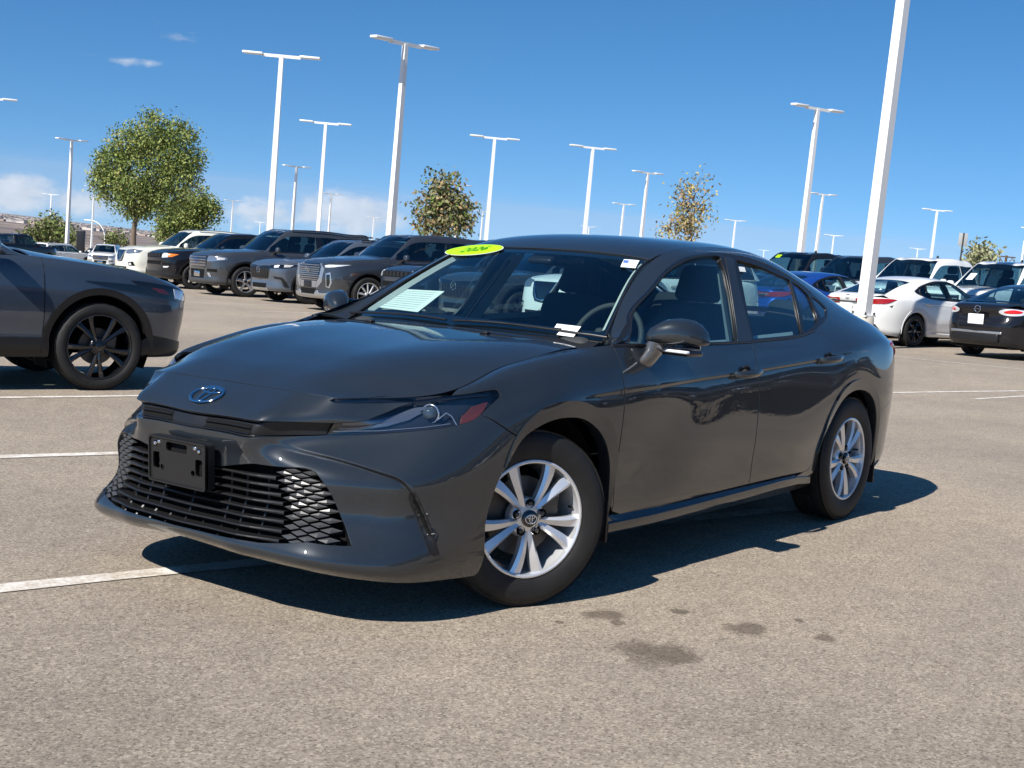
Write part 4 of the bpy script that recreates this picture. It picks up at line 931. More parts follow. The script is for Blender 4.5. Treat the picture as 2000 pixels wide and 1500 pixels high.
for sd in (-1, 1):
    MB().add(*rbox((.475, sd*.835, .29), (.012, .13, .22), .004)).build('mud_flap', M_BLACK, HERO, auto=50)
    MB().add(*rbox((3.26, sd*.80, .27), (.012, .16, .22), .004)).build('mud_flap', M_BLACK, HERO, auto=50)
# ---------------- door handles and mirrors
for sd in (-1, 1):
    for u_, v_ in ((1455, 727), (1618, 700)):
        uv = B.px([(u_, v_)])[0]; P_, X_, Y_, N_ = frame_at(B, uv, sd); X_ = np.array([1., 0, 0])-N_*N_[0]; X_ /= np.linalg.norm(X_); Y_ = np.cross(N_, X_); Y_ = Y_ if Y_[2] > 0 else -Y_
        X_ = X_*math.cos(.06)+Y_*math.sin(.06)
        # handle cup and bar
        mb = MB(); V = []; F_ = []
        for i in range(9):
            for j in range(16):
                r = i/8; t = 2*math.pi*j/16; dpt = .004*math.sin(math.pi*min(1, r*1.0))-.008*(1-r)**1.2
                V.append(P_+X_*(.060*r*math.cos(t)-.002)+Y_*(.040*r*math.sin(t)-.006)+N_*(dpt-.000))
        for i in range(8):
            for j in range(16): F_.append((i*16+j, i*16+(j+1) % 16, (i+1)*16+(j+1) % 16, (i+1)*16+j))
        meshobj('handle_cup', V, F_, M_PAINT, HERO)
        prof = [(-.112, .007, .003, .004), (-.107, .013, .009, .012), (-.092, .0165, .013, .026), (-.05, .0185, .015, .038), (0, .019, .0155, .042), (.05, .0195, .0155, .040), (.092, .0185, .015, .032), (.108, .014, .012, .020), (.114, .007, .006, .010)]
        V = []; F_ = []; n = 12
        for (s_, hh, th, off) in prof:
            for k in range(n):
                t = 2*math.pi*k/n; V.append(P_+X_*s_+Y_*(hh*math.sin(t)+.002)+N_*(off+th*math.cos(t)))
        for i in range(len(prof)-1):
            for k in range(n): F_.append((i*n+k, i*n+(k+1) % n, (i+1)*n+(k+1) % n, (i+1)*n+k))
        F_ += [tuple(range(n))[::-1], tuple((len(prof)-1)*n+k for k in range(n))]
        meshobj('door_handle', V, F_, M_PAINT, HERO, auto=70)
    # mirror: cap lofted from rings running outwards
    rings = [(.880, .735, 1.005, 0.0167, 0.0184), (.888, .735, 1.008, 0.0465, 0.0350), (.905, .745, 1.016, 0.0698, 0.0506), (.945, .765, 1.028, 0.0837, 0.0644), (.99, .785, 1.034, 0.0874, 0.0681), (1.03, .805, 1.032, 0.0837, 0.0644), (1.062, .826, 1.024, 0.0707, 0.0534), (1.083, .842, 1.014, 0.0502, 0.0368), (1.092, .850, 1.008, 0.0260, 0.0184), (1.094, .852, 1.006, 0.0074, 0.0055)]
    n = 24; V = []; F_ = []
    for (w_, x_, z_, rx, rz) in rings:
        for k in range(n):
            t = 2*math.pi*k/n; c, s_ = math.cos(t), math.sin(t); e = .62
            X1 = x_+rx*math.copysign(abs(c)**e, c); Z1 = z_+rz*math.copysign(abs(s_)**e, s_)*(1.0 if s_ > 0 else .72)
            if c > 0: X1 = x_+rx*.42*math.copysign(abs(c)**.4, c)
            V.append((X1+.0*s_, sd*w_, Z1+.10*(x_+.05-X1)*-(1 if s_ > 0 else 0)))
    for i in range(len(rings)-1):
        for k in range(n): F_.append((i*n+k, i*n+(k+1) % n, (i+1)*n+(k+1) % n, (i+1)*n+k))
    F_ += [tuple(range(n)), tuple((len(rings)-1)*n+k for k in range(n))[::-1]]
    cap = meshobj('door_mirror', V, F_, M_PAINT, HERO, auto=60)
    # lower shell with signal strip, and stem
    MB().add(*rbox((.785, sd*.985, .957), (.10, .20, .026), .010, RZ(sd*.16))).build('mirror_base', M_PIANO, cap, auto=50)
    MB().add(*rbox((.738, sd*.990, .962), (.022, .180, .013), .005, RZ(sd*.24))).build('signal_strip', mat('signal_lens', (.75, .77, .8), .12, coat=1), cap, auto=50)
    q0 = np.array([.585, sd*.895, .875]); 
    V = []; F_ = []
    secs = [((.668, .880, .884), .034, .020), ((.672, .898, .897), .044, .024), ((.680, .914, .920), .046, .024), ((.705, .922, .950), .050, .026), ((.720, .925, .985), .058, .030)]
    for (c, rx, ry) in secs:
        for k in range(12): t = 2*math.pi*k/12; V.append((c[0]+rx*math.cos(t), sd*(c[1]+ry*math.sin(t)), c[2]-.012*math.cos(t)))
    for i in range(len(secs)-1):
        for k in range(12): F_.append((i*12+k, i*12+(k+1) % 12, (i+1)*12+(k+1) % 12, (i+1)*12+k))
    meshobj('mirror_stem', V, F_, mat('stem_glint_grey', (.10, .10, .10), .22, .3, coat=1), cap, auto=60)  # body-coloured stem; lighter grey here stands in for the sun's glint
    MB().add(*rbox((.86, sd*.975, 1.012), (.006, .155, .085), .02)).build('mirror_glass', M_CHROME, cap, auto=50)
# ---------------- cabin
MB().add(*rbox((.80, 0, .925), (.50, 1.36, .10), .045, RY(.08))).build('dashboard', M_DASH, HERO, auto=50)
MB().add(*rbox((.98, -.37, .965), (.20, .34, .06), .03)).build('instrument_hood', M_DASH, HERO, auto=50)
MB().add(*rbox((.99, 0, .78), (.16, 1.38, .30), .05)).build('dashboard_lower', M_DASH, HERO, auto=50)
MB().add(*rbox((1.45, 0, .52), (1.0, .20, .26), .04)).build('console', M_DASH, HERO, auto=50)
sw = MB(); swc = np.array([1.18, -.37, .945]); sa = math.radians(-24); Xs = np.array([0, 1., 0]); Ys = np.array([math.sin(-sa), 0, math.cos(sa)]); Ns = np.cross(Xs, Ys)
sw.tube([swc+(Xs*math.cos(t)+Ys*math.sin(t))*.185 for t in np.linspace(0, 2*math.pi, 36, endpoint=False)], .0145, 8, close=True)
for t in (0, math.pi, -math.pi/2): sw.tube([swc, swc+(Xs*math.cos(t)+Ys*math.sin(t))*.18], .014, 6)
sw.add(*rbox(swc, (.05, .15, .13), .03, RY(-sa))); sw.build('steering_wheel', M_DASH, HERO, auto=50)
for y_ in (-.37, .37):
    st = MB(); st.add(*rbox((1.62, y_, .52), (.52, .50, .15), .06)); st.add(*rbox((1.90, y_, .84), (.14, .48, .62), .06, RY(.26), taper=(.9, .78))); st = st.build('front_seat', M_SEAT, HERO, auto=50)
    MB().add(*rbox((2.015, y_, 1.235), (.10, .26, .19), .045, RY(.2), taper=(.8, .8))).build('headrest', M_SEAT, st, auto=50)
    for q in (-.06, .06): ptube([(1.985, y_+q, 1.08), (2.01, y_+q, 1.20)], .006, 5).build('headrest_post', M_CHROME, st)
MB().add(*rbox((2.55, 0, .50), (.50, 1.30, .18), .06)).add(*rbox((2.86, 0, .80), (.14, 1.28, .55), .06, RY(.38))).build('rear_seat', M_SEAT, HERO, auto=50)
for y_ in (-.38, .38): MB().add(*rbox((2.99, y_, 1.10), (.09, .24, .14), .04, RY(.3), taper=(.8, .8))).build('rear_headrest', M_SEAT, HERO, auto=50)
MB().add(*rbox((3.25, 0, 1.02), (.55, 1.10, .02), .005)).build('parcel_shelf', M_SEAT, HERO, auto=50)
# inner lining follows the roof and the door tops
hl = K.idx(np.zeros(1), np.zeros(1)); 
panel('headliner', K, [both_v(cat(iso_u(K, 2.1, 0, 3.9, 10), iso_v(K, 2.1, 6.3, 3.9, 20)[1:], iso_u(K, 6.3, 3.9, 0, 10)[1:]))], M_PALE, HERO, sp=.12, lip=0, off=-.035)
for sd in (-1, 1):
    Ldr = cat(B.xz([(.62,.95),(1.2,.965),(1.8,.975),(2.4,.99)]), B.xz([(2.4,.45),(.62,.45)])); panel('door_lining', B, [Ldr], M_DASH, HERO, sd, sp=.10, lip=0, off=-.085)
    V = B.at(B.px([(1412,505),(1438,507),(1470,662),(1437,669)]), sd, -.05); meshobj('pillar_lining', V, [(0, 1, 2, 3)], M_PALE, HERO, False)
    ptube([B.at([q], sd, -.055)[0] for q in B.px([(1424,520),(1436,600),(1446,668)])], .014, 6).build('seat_belt', M_SEAT, HERO)
    ip = [K.at([q], sd, -.03)[0] for q in iso_v(K, .3, 2.0, 3.75, 10)]; ptube(ip, .022, 6).build('pillar_lining', M_PALE, HERO)
    V = B.at(B.px([(1238,604),(1200,668),(1232,667)]), sd, -.006); meshobj('sail_cover', V, [(0, 1, 2)], M_TRIM, HERO, False)
MB().add(*rbox((1.30, 0, 1.315), (.05, .25, .07), .025, RY(-.15))).build('rear_view_mirror', M_BLACK, HERO, auto=50)
MB().add(*rbox((1.19, 0, 1.33), (.16, .14, .03), .012, RY(-.46))).build('camera_housing', M_BLACK, HERO, auto=50)
# ---------------- papers and stickers (flat in life, so flat here)
Kp = lambda pts: K.px(pts, side=-1)
def kpx(pts):
    """image points on the symmetric centre shell, both halves"""
    g = []; res = []
    U, Vv = np.meshgrid(np.linspace(0, K.umax*.35, 160), np.linspace(-K.vmax, K.vmax, 140)); uv = np.stack([U.ravel(), Vv.ravel()], 1); G = proj(K.at(uv, -1))
    for p in pts:
        q = uv[int(((G-np.array(p))**2).sum(1).argmin())].copy()
        for _ in range(8):
            e = 1e-4; X = proj(K.at(np.array([q, q+[e, 0], q+[0, e]]), -1)); J = np.array([X[1]-X[0], X[2]-X[0]]).T/e; q = q+np.clip(np.linalg.solve(J, np.array(p)-X[0]), -.05, .05)
        res.append(q)
    return np.array(res)
def kpanel(name, pts, m, off=.003, n=0, parent=None):
    L = kpx(pts); return panel(name, K, [L], m, parent or HERO, -1, sp=.03, lip=0, off=off)
import itertools
def ov(cx, cy, a, b, rot, k=28): return [(cx+a*math.cos(t)*math.cos(rot)-b*math.sin(t)*math.sin(rot), cy+a*math.cos(t)*math.sin(rot)+b*math.sin(t)*math.cos(rot)) for t in np.linspace(0, 2*math.pi, k, endpoint=False)]
M_LIME = mat('lime_sticker', (.38, .80, .0), .6); M_INK = mat('ink', (.06, .24, .01), .7)
oval = kpanel('year_sticker', ov(926.5, 489, 57.5, 9.5, -.085), M_WHITEP, .002)
kpanel('year_sticker_face', ov(926.5, 489, 56.2, 8.9, -.085), M_LIME, .0035, parent=oval)
c4 = K.at(kpx([(926.5, 489), (950, 487), (926, 484)]), -1, .0045); Xo = c4[1]-c4[0]; Xo /= np.linalg.norm(Xo); No = -np.cross(np.array([0, 1., 0]), [0, 0, 1.])
kn = K.nrm(kpx([(926.5, 489)]))[0]*np.array([1, -1, 1]); Yo = np.cross(kn, Xo); Yo = Yo if Yo[2] > 0 else -Yo
text_mesh('2026', .085, 'year_lettering', M_INK, oval, c4[0]+kn*.002, Xo, Yo*1.0, kn, .25, .0005)
s1 = kpanel('inspection_label', [(1219,507),(1249,509.5),(1241,524.5),(1212,522)], M_WHITEP, .002)
kpanel('label_stripe', [(1219,509),(1229,509.8),(1226,515),(1216.5,514)], mat('label_blue', (.08, .16, .5), .6), .0035, parent=s1)
s2 = kpanel('stock_label', [(1088,633),(1135,638.5),(1120,659),(1087,654.5),(1098,642),(1083,640.5)], M_WHITEP, .002)
kpanel('label_stamp', ov(1115, 650.5, 4.2, 2.2, .1, 12), mat('label_green', (.12, .5, .38), .6), .0035, parent=s2)
for a_, b_ in (((1090,635.5),(1106,637.5)), ((1106,638.5),(1116,639.5)), ((1120,641),(1129,642.5)), ((1095,648),(1108,649.5)), ((1093,651),(1106,652.5))):
    ptube(K.at(kpx([a_, b_]), -1, .0035), .0012, 4).build('label_print', mat('faint_print', (.4, .4, .44), .7), s2)
# document on the dash, window label on the far door window
def flatquad(name, pts3, m, parent): return meshobj(name, list(pts3)+[np.asarray(q)-[0, 0, .0015] for q in pts3], [(0, 1, 2, 3), (7, 6, 5, 4), (0, 4, 5, 1), (1, 5, 6, 2), (2, 6, 7, 3), (3, 7, 4, 0)], m, parent, False)
dq = [at(u, v, 2, 0.0) for u, v in ()]
def onplane(u, v, P0, N0): d = ray(u, v); return CAM_P+d*(np.dot(np.asarray(P0)-CAM_P, N0)/np.dot(d, N0))
dp = list(K.at(kpx([(732,589),(780,554),(864,558),(812,598)]), -1, -.03))
doc = flatquad('paper_sheet', dp, mat('paper', (.68, .74, .70), .7), HERO)
for k in range(9):
    a = dp[0]+(dp[1]-dp[0])*(k+1)/10; b = dp[3]+(dp[2]-dp[3])*(k+1)/10
    ptube([a*.93+b*.07+np.array([-.001, 0, .001]), a*(.12)+b*.88+np.array([-.001, 0, .001])], .0009, 3).build('print_line', mat('faint_print'), doc)
Ls = B.px([(1442,519),(1456,520.5),(1459,530),(1445,529)]); panel('window_label', B, [Ls], M_WHITEP, HERO, -1, sp=.03, lip=0, off=-.006)
M_PALESTRIP = mat('pale_sill', (.5, .53, .5), .8)
for sd in (-1, 1):
    V = B.at(B.px([(1472,662),(1566,652),(1564,640),(1473,650)]), sd, -.05); meshobj('inner_sill', V, [(0, 1, 2, 3)], M_PALESTRIP, HERO, False)
    V = B.at(B.px([(1395,672),(1437,669),(1435,655),(1396,657)]), sd, -.05); meshobj('inner_sill', V, [(0, 1, 2, 3)], M_PALESTRIP, HERO, False)
print('hero cabin', time.time()-T0)
# ================================================================ other vehicles
FPL = [(0, 0), (.34, .012), (.60, .05), (.77, .13), (.88, .27), (.945, .48), (.98, .78)]
class Kind:
    def __init__(s, **k):
        d = dict(W=.92, fo=.90, wb=2.75, ro=.98, zbot=.24, zf=.95, zc=1.07, zb=1.10, zbr=1.14, zr=1.66, x0=.42, x1=1.12, xr=3.25, xt=3.62, wr=.60, r=.36, sidef=[.93,.975,.985,1.,1.,.985,.96,.905],
                 rr=.70, nose=[.06,.01,.0,.0,.01,.03,.07,.16], tail=[.06,.01,0,.01,.03,.05,.08,.12], rowf=[0,.05,.2,.42,.62,.80,.92,1.], crown=.035, wins=[(.55,3.5),(3.68,5.0),(5.2,6.5)], pickup=False, hcrown=.02, sp=.045, seg=None)
        d.update(k); s.__dict__.update(d)
def kind_surfs(k):
    W, fo, wb, ro = k.W, k.fo, k.wb, k.ro; L1 = wb+ro
    st = [(-fo+f[1]*fo, f[0]*W, 'f', i) for i, f in enumerate(FPL)]
    st += [(x, W, 's', 0) for x in (.08, wb*.18, wb*.36, wb*.55, wb*.74, wb*.9)]
    st += [(wb+ro*(1-f[1]*.9), f[0]*W*.995, 'r', i) for i, f in list(enumerate(FPL))[::-1]]
    xz = [-fo, -fo*.4, k.x0+.05, k.x0+.6, (k.x1+k.xr)/2, k.xt-.1, L1]; zt = [k.zf, k.zf+(k.zc-k.zf)*.60, k.zc, k.zb, k.zb+.5*(k.zbr-k.zb), k.zbr, k.zbr-.01]
    P = []
    for (x, w_, t, i) in st:
        top = float(np.interp(x, xz, zt)); fr = 1-min(1, FPL[i][1]/.8)**.8 if t != 's' else 0; row = []
        for j in range(8):
            z = k.zbot+(top-k.zbot)*k.rowf[j]; ww = w_*(k.sidef[j] if t == 's' else (1-(1-k.sidef[j])*(.35+.65*min(1, FPL[i][0]))))
            xx = x+(k.nose[j]*(.35+.65*fr) if t == 'f' else -k.tail[j]*(.35+.65*fr) if t == 'r' else 0)
            if i == 0 and t != 's': ww = 0
            row.append((xx, ww, z))
        P.append(row)
    Wf = Surf(P, sym0=True, sym1=True); Wf.cx = (.3, wb-.3)
    # bonnet
    ed = [np.array(P[i][7]) for i in (3, 4, 5, 6)]+[np.array([.08, W*k.sidef[7], float(np.interp(.08, xz, zt))]), np.array([k.x0+.04, W*k.sidef[7]*.985, k.zc])]
    cx = np.linspace(P[0][7][0], k.x0, 6); HP = []
    for e, c in zip(ed, cx):
        HP.append([(c+(e[0]-c)*t**2.2, e[1]*t, e[2]+(k.crown+.02)*(1-t**2.4)+(-.012 if 0 else 0)) for t in (0, .35, .68, .9, 1.)])
    HP[0] = [(P[0][7][0], 0, k.zf+.004), (P[1][7][0], P[1][7][1], k.zf+.004), (P[2][7][0], P[2][7][1], k.zf+.003), (P[2][7][0]*.5+P[3][7][0]*.5, P[2][7][1]*.5+P[3][7][1]*.5, k.zf+.002), P[3][7]]
    Hf = Surf(HP, symv=True); Hf.cx = (-.5, .3)
    b = W*.905; lerp = lambda a, c, t: tuple(np.array(a)*(1-t)+np.array(c)*t)
    def side(edge, belt):   # edge -> dlo -> mid -> belt
        e = np.array(edge); q = np.array(belt); h = e[2]-q[2]
        dl = e*(.84)+q*.16; dl[1] = e[1]+(q[1]-e[1])*.24; md = e*.45+q*.55; md[1] = e[1]+(q[1]-e[1])*.66
        return [tuple(e), tuple(dl), tuple(md), tuple(q)]
    def stn(cx_, cz, ex, ew, ez, belt, cb=.03):
        c = (cx_, 0, cz); e = (ex, ew, ez); rows = []
        for t in (0, .35, .7): rows.append((cx_+(ex-cx_)*t**2, ew*t, ez+(cz-ez)*(1-t**2.2)))
        return rows+side(e, belt)
    s0 = stn(k.x0, k.zc+.025, k.x0+.15, W*.80, k.zc+.012, (k.x0+.02, b*.995, k.zc-.005))
    s2 = stn(k.x1, k.zr-.055, k.x1+.07, k.wr, k.zr-.10, (k.x1+.02, b, k.zb))
    m1 = [lerp(p_, q_, .5) for p_, q_ in zip(s0, s2)]; m1 = [(x_-.015, w_+.008*(i > 2), z_+.012) for i, (x_, w_, z_) in enumerate(m1)]
    S = [s0, m1, s2, stn(k.x1+.38, k.zr-.008, k.x1+.38, k.wr+.015, k.zr-.052, (k.x1+.38, b, k.zb+.002)),
         stn((k.x1+k.xr)/2+.1, k.zr, (k.x1+k.xr)/2+.1, k.wr+.015, k.zr-.045, ((k.x1+k.xr)/2+.1, b, (k.zb+k.zbr)/2)),
         stn(k.xr-.35, k.zr-.02, k.xr-.38, k.wr, k.zr-.068, (k.xr-.30, b*.995, k.zbr-.01)),
         stn(k.xr, k.zr-.055, k.xr-.05, k.wr-.02, k.zr-.105, (k.xr*.6+k.xt*.4-.12, b*.985, k.zbr)),
         stn((k.xr+k.xt)/2+.02, (k.zr+k.zbr)/2-.03, (k.xr+k.xt)/2-.04, (k.wr+W*.8)/2, (k.zr+k.zbr)/2-.05, (k.xr*.25+k.xt*.75-.12, b*.965, k.zbr)),
         stn(k.xt, k.zbr+.015, k.xt-.06, W*.80, k.zbr+.01, (k.xt-.12, b*.93, k.zbr-.003))]
    Cf = Surf(S, symv=True); Cf.cx = (k.x0+.4, k.xr-.3)
    return Wf, Hf, Cf
def circle_xz(S, cx, cz, r, a0=-20, a1=200, n=40, ztop=None):
    return S.xz([(cx-r*math.cos(math.radians(a)), cz+r*math.sin(math.radians(a))) for a in np.linspace(a0, a1, n)])
def build_kind(name, k, pm, feats, label, catg, group=None, clad=None, wheel=('ten', None), rails=None, mir_m=None, extras=None, glass=None, winlabel=True):
    root = empty(name, label=label, cat=catg, group=group); Wf, Hf, Cf = kind_surfs(k); sp = k.sp; glass = glass or M_TINT; sideg = M_PRIV
    r = k.r; ar = r+.055; um = Wf.umax
    af = circle_xz(Wf, .0, r+.01, ar); arr = circle_xz(Wf, k.wb, r+.01, ar)
    af = af[af[:, 1] > .004]; arr = arr[arr[:, 1] > .004]
    half = cat(af[0][None]*[1, 0]+[0, 0], af, af[-1][None]*[1, 0], arr[0][None]*[1, 0], arr, arr[-1][None]*[1, 0], [[um, 0]], [[um, Wf.vmax]], [[0, Wf.vmax]], [[0, 0]])
    left = cat([[0., 0.]], half[:-1]); full = cat(half[:-1], mir(half[:-1])[::-1])
    # left and right skins joined over the nose; each runs to the tail's centre line
    panel('body', Wf, [full], pm, root, -1, sp=sp, lip=.012)
    panel('bonnet', Hf, [inset(both_v(cat(iso_u(Hf, 0, 0, 4, 12), iso_v(Hf, 0, 5, 4, 30)[1:], iso_u(Hf, 5, 4, 0, 12)[1:])), .003)], pm, root, -1, sp=sp)
    ws = both_v(cat(iso_u(Cf, .06, 0, 2.86, 10), iso_v(Cf, .06, 1.95, 2.86, 12)[1:], iso_u(Cf, 1.95, 2.86, 0, 10)[1:]))
    rg = both_v(cat(iso_u(Cf, 6.2, 0, 2.6, 10), iso_v(Cf, 6.2, 7.75, 2.6, 12)[1:], iso_u(Cf, 7.75, 2.6, 0, 10)[1:]))
    wins = []
    for (u0, u1) in k.wins:
        L = cat(iso_v(Cf, u0, u1, 5.86, 16), iso_u(Cf, u1, 5.86, 4.12, 6)[1:], iso_v(Cf, u1, u0, 4.08, 16)[1:], iso_u(Cf, u0, 4.12, 5.86, 6)[1:-1]); wins.append(L)
    outer = both_v(cat(iso_u(Cf, 0.0, 0, 6, 12), iso_v(Cf, 0.0, 8, 6, 40)[1:], iso_u(Cf, 8, 6, 0, 12)[1:]))
    neg = lambda L: np.asarray(L)*np.array([1, -1])
    panel('cabin', Cf, [outer, ws, rg]+wins+[neg(L) for L in wins], pm, root, -1, sp=sp, lip=.008)
    panel('windscreen', Cf, [inset(ws, -.003)], glass, root, -1, sp=.08, lip=0, off=-.006)
    panel('rear_window', Cf, [inset(rg, -.003)], glass, root, -1, sp=.08, lip=0, off=-.006)
    for sd in (-1, 1):
        for wi, L in enumerate(wins): panel('side_window', Cf, [inset(L, -.003)], glass if wi == 0 else sideg, root, sd, sp=.1, lip=0, off=-.005)
        uu0, uu1 = k.wins[0][0], k.wins[-1][1]
        strip_on('window_trim', Cf, iso_v(Cf, uu0, uu1, 5.9, 30), .02, M_TRIM, root, sd, .004)
        for (a, b_) in zip(k.wins[:-1], k.wins[1:]):
            L = cat(iso_u(Cf, a[1], 5.86, 4.12, 5), iso_u(Cf, b_[0], 4.12, 5.86, 5)); panel('pillar_cover', Cf, [L], M_PIANO, root, sd, sp=.1, lip=0, off=.002)
        # door gaps
        z1 = k.zb-.01
        for xd in ([k.wb*.17, k.wb*.46+.18, None] if not k.pickup else [k.wb*.13, k.wb*.36, k.wb*.60]):
            if xd is None: q = Wf.xz([(k.wb-.38, z1), (k.wb-.30, z1-.2), (k.wb-.42, k.r*1.9), (k.wb-.52, .36)])
            else: q = Wf.xz([(xd+.01, z1), (xd, z1-.25), (xd, .60), (xd+.01, .36)])
            ptube(Wf.at(curve(q, 10), sd, -.0005), .0045, 4).build('door_gap', M_MATT, root)
        for xd in (k.wb*.46+.02, k.wb*.80) if not k.pickup else (k.wb*.33, k.wb*.57):
            q = Wf.xz([(xd, z1-.10)]); P_, X_, Y_, N_ = frame_at(Wf, q[0], sd); MB().add(*rbox(P_+N_*.022, (.19, .02, .030), .009)).build('door_handle', pm, root, auto=50)
        cm = clad or None
        fl = lambda C, nm: flare(nm, Wf, C[::-1] if 0 else C, (lambda s_: .055) if cm else (lambda s_: .03), sd, 0, len(C), cm or pm, root, 1.6 if cm else 1)
        fl(af, 'wheel_arch_trim'); fl(arr, 'wheel_arch_trim')
        if cm:
            L = Wf.xz([(ar-.01, k.zbot+.01), (k.wb-ar+.01, k.zbot+.01), (k.wb-ar+.0, k.zbot+.16), (ar, k.zbot+.16)]); panel('sill_trim', Wf, [resample(L, .1)], cm, root, sd, sp=.08, lip=.004, off=.006)
        housing(root, 0, r, sd, ar+.02, w1=k.W*.93); housing(root, k.wb, r, sd, ar+.02, w1=k.W*.93)
        for x in (0, k.wb): make_wheel(root, (x, sd*(k.W-.115), r), sd, 0, r, r*k.rr, .225, wheel[0], wheel[1] or M_DKWHEEL, False, .3*(x > 0)+.1*sd)
        P_ = np.array([k.x0+.38, sd*(k.W+.07), k.zb+.07])
        mm = MB().add(*rbox(P_, (.13, .20, .15), .05, RZ(sd*.15), taper=(.8, .85))).build('door_mirror', mir_m or pm, root, auto=50)
        MB().add(*rbox(P_+[-.03, -sd*.13, -.07], (.07, .14, .045), .015)).build('mirror_stem', M_BLACK, mm, auto=50)
        if rails:
            Q_ = [Cf.at([q], sd, .02+.028*math.sin(math.pi*min(1, max(0, t))**.5)**.3)[0] for q, t in zip(iso_v(Cf, 2.6, 6.0, 2.93, 16), np.linspace(0.001, .999, 16))]
            ptube(Q_, .016, 6).build('roof_rail', rails, root, auto=60)
    MB().add(*rbox((k.wb/2, 0, (k.zbot+k.zb)/2-.12), (k.wb*1.30, 1.05, k.zb-k.zbot-.25), .05)).build('under_body', M_MATT, root, auto=50)
    MB().add(*rbox((k.x0+.55, 0, k.zb-.10), (.55, k.W*1.5, .14), .05)).build('dashboard', M_DASH, root, auto=50)
    MB().add(*rbox(((k.x0+k.xt)/2+.2, 0, k.zb-.45), (k.xt-k.x0-.5, k.W*1.6, .10), .03)).build('cabin_floor', M_MATT, root, auto=50)
    for xs_ in ((k.x0+1.55,) if k.pickup else (k.x0+1.55, k.x0+2.45)):
        for y_ in (-.4, .4): MB().add(*rbox((xs_, y_, k.zb-.05), (.16, .50, .66), .07, RY(.2), taper=(.85, .8))).add(*rbox((xs_+.09, y_, k.zb+.38), (.11, .27, .19), .05, RY(.15))).build('seat', M_SEAT, root, auto=50)
    for f in feats:
        nm, pts, m = f[0], f[1], f[2]; off = f[3] if len(f) > 3 else .006; sym = f[4] if len(f) > 4 else 'both'; back = len(f) > 5 and f[5] == 'rear'
        w_ = np.array(pts, float)
        if sym == 'c':   # centred shape given as its half from the middle round to the middle
            q = Wf.wz([(a*k.W, z) for a, z in w_], not back)
            L = cat(q, (np.stack([2*um-q[:, 0], q[:, 1]], 1) if back else mir(q))[::-1]); panel(nm, Wf, [resample(L, .04)], m, root, -1, sp=.04, lip=.006, off=off)
        else:
            q = Wf.wz([(a*k.W, z) for a, z in w_], not back)
            for sd in (-1, 1): panel(nm, Wf, [resample(q, .03)], m, root, sd, sp=.03, lip=.006, off=off)
    root['_'] = 0; del root['_']
    if extras: extras(root, Wf, Hf, Cf, k)
    return root
def recolor(o, src, dst):
    for s_ in o.material_slots:
        if s_.material == src: s_.link = 'OBJECT'; s_.material = dst
def copy_tree(o, src=None, dst=None, parent=None, depth=0):
    c = o.copy(); COL.objects.link(c)
    if parent is not None: c.parent = parent; c.matrix_parent_inverse = o.matrix_parent_inverse.copy()
    if src is not None and c.type == 'MESH':
        for s_, s2 in zip(c.material_slots, o.material_slots):
            if s2.material in src: s_.link = 'OBJECT'; s_.material = src[s2.material]
    for ch in o.children: copy_tree(ch, src, None, c, depth+1)
    return c
def place(o, anchor, local, ang, scale=1.):
    """put the model (which faces -x) so that its local point stands on the anchor, turned by ang"""
    c, s_ = math.cos(ang), math.sin(ang); lx, ly = local[0]*scale, local[1]*scale
    o.location = (anchor[0]-(c*lx-s_*ly), anchor[1]-(s_*lx+c*ly), 0); o.rotation_euler = (0, 0, ang); o.scale = (scale,)*3
def relabel(o, label, cat_=None, group=None):
    o['label'] = label
    if cat_: o['category'] = cat_
    if group: o['group'] = group
    return o
def flake(n, c, **k): return paint(n, c, k.get('metal', .45), k.get('rough', .33), .2, .04)
def flatpaint(name, col): return mat(name, col, .35, 0., 1., .02, .15)
P_WHITE = flatpaint('white_paint', (.74, .74, .72)); P_BLACK = flatpaint('black_paint', (.008, .008, .010)); P_BLUEG = flake('blue_grey_paint', (.105, .125, .155)); P_GREY = flake('steel_grey_paint', (.060, .065, .072))
P_NAVY = flake('slate_blue_paint', (.030, .042, .062)); P_CHAR = flake('charcoal_paint', (.045, .050, .058)); P_BLUE = flake('bright_blue_paint', (.010, .06, .30), metal=.3); P_MGREY = flake('mid_grey_paint', (.16, .165, .175)); P_CREAM = flatpaint('pearl_white_paint', (.72, .71, .62))
P_SILV = mat('silver_trim', (.55, .56, .57), .28, .85)
LOT = math.radians(-16.3)           # direction of the stalls
GA = LOT                            # cars facing the camera's side: model faces -x, turned by LOT
GB = LOT+math.pi
LR = 'parked cars in the row facing left'
# -- lattice grille helper: little raised pieces over a region of the front
def lattice(root, Wf, k, pts, m, nx=9, nz=7, off=.01, name='grille_bar', style='mesh', z0=None, z1=None, wmax=None):
    z0, z1 = z0, z1
    for z in np.linspace(z0, z1, nz):
        ws_ = np.linspace(0, wmax*k.W, 8); uv = Wf.wz([(a, z) for a in ws_]); P_ = np.concatenate([Wf.at(uv, -1, off)[::-1], Wf.at(uv, 1, off)[1:]])
        ptube(P_, .011 if style != 'bars' else .014, 4).build(name, m, root)
    if style == 'mesh':
        for w_ in np.linspace(-wmax, wmax, nx):
            uv = Wf.wz([(abs(w_)*k.W, z) for z in (z0, (z0+z1)/2, z1)]); ptube(Wf.at(uv, -1 if w_ < 0 else 1, off), .010, 4).build(name, m, root)
def face_glass_items(): pass
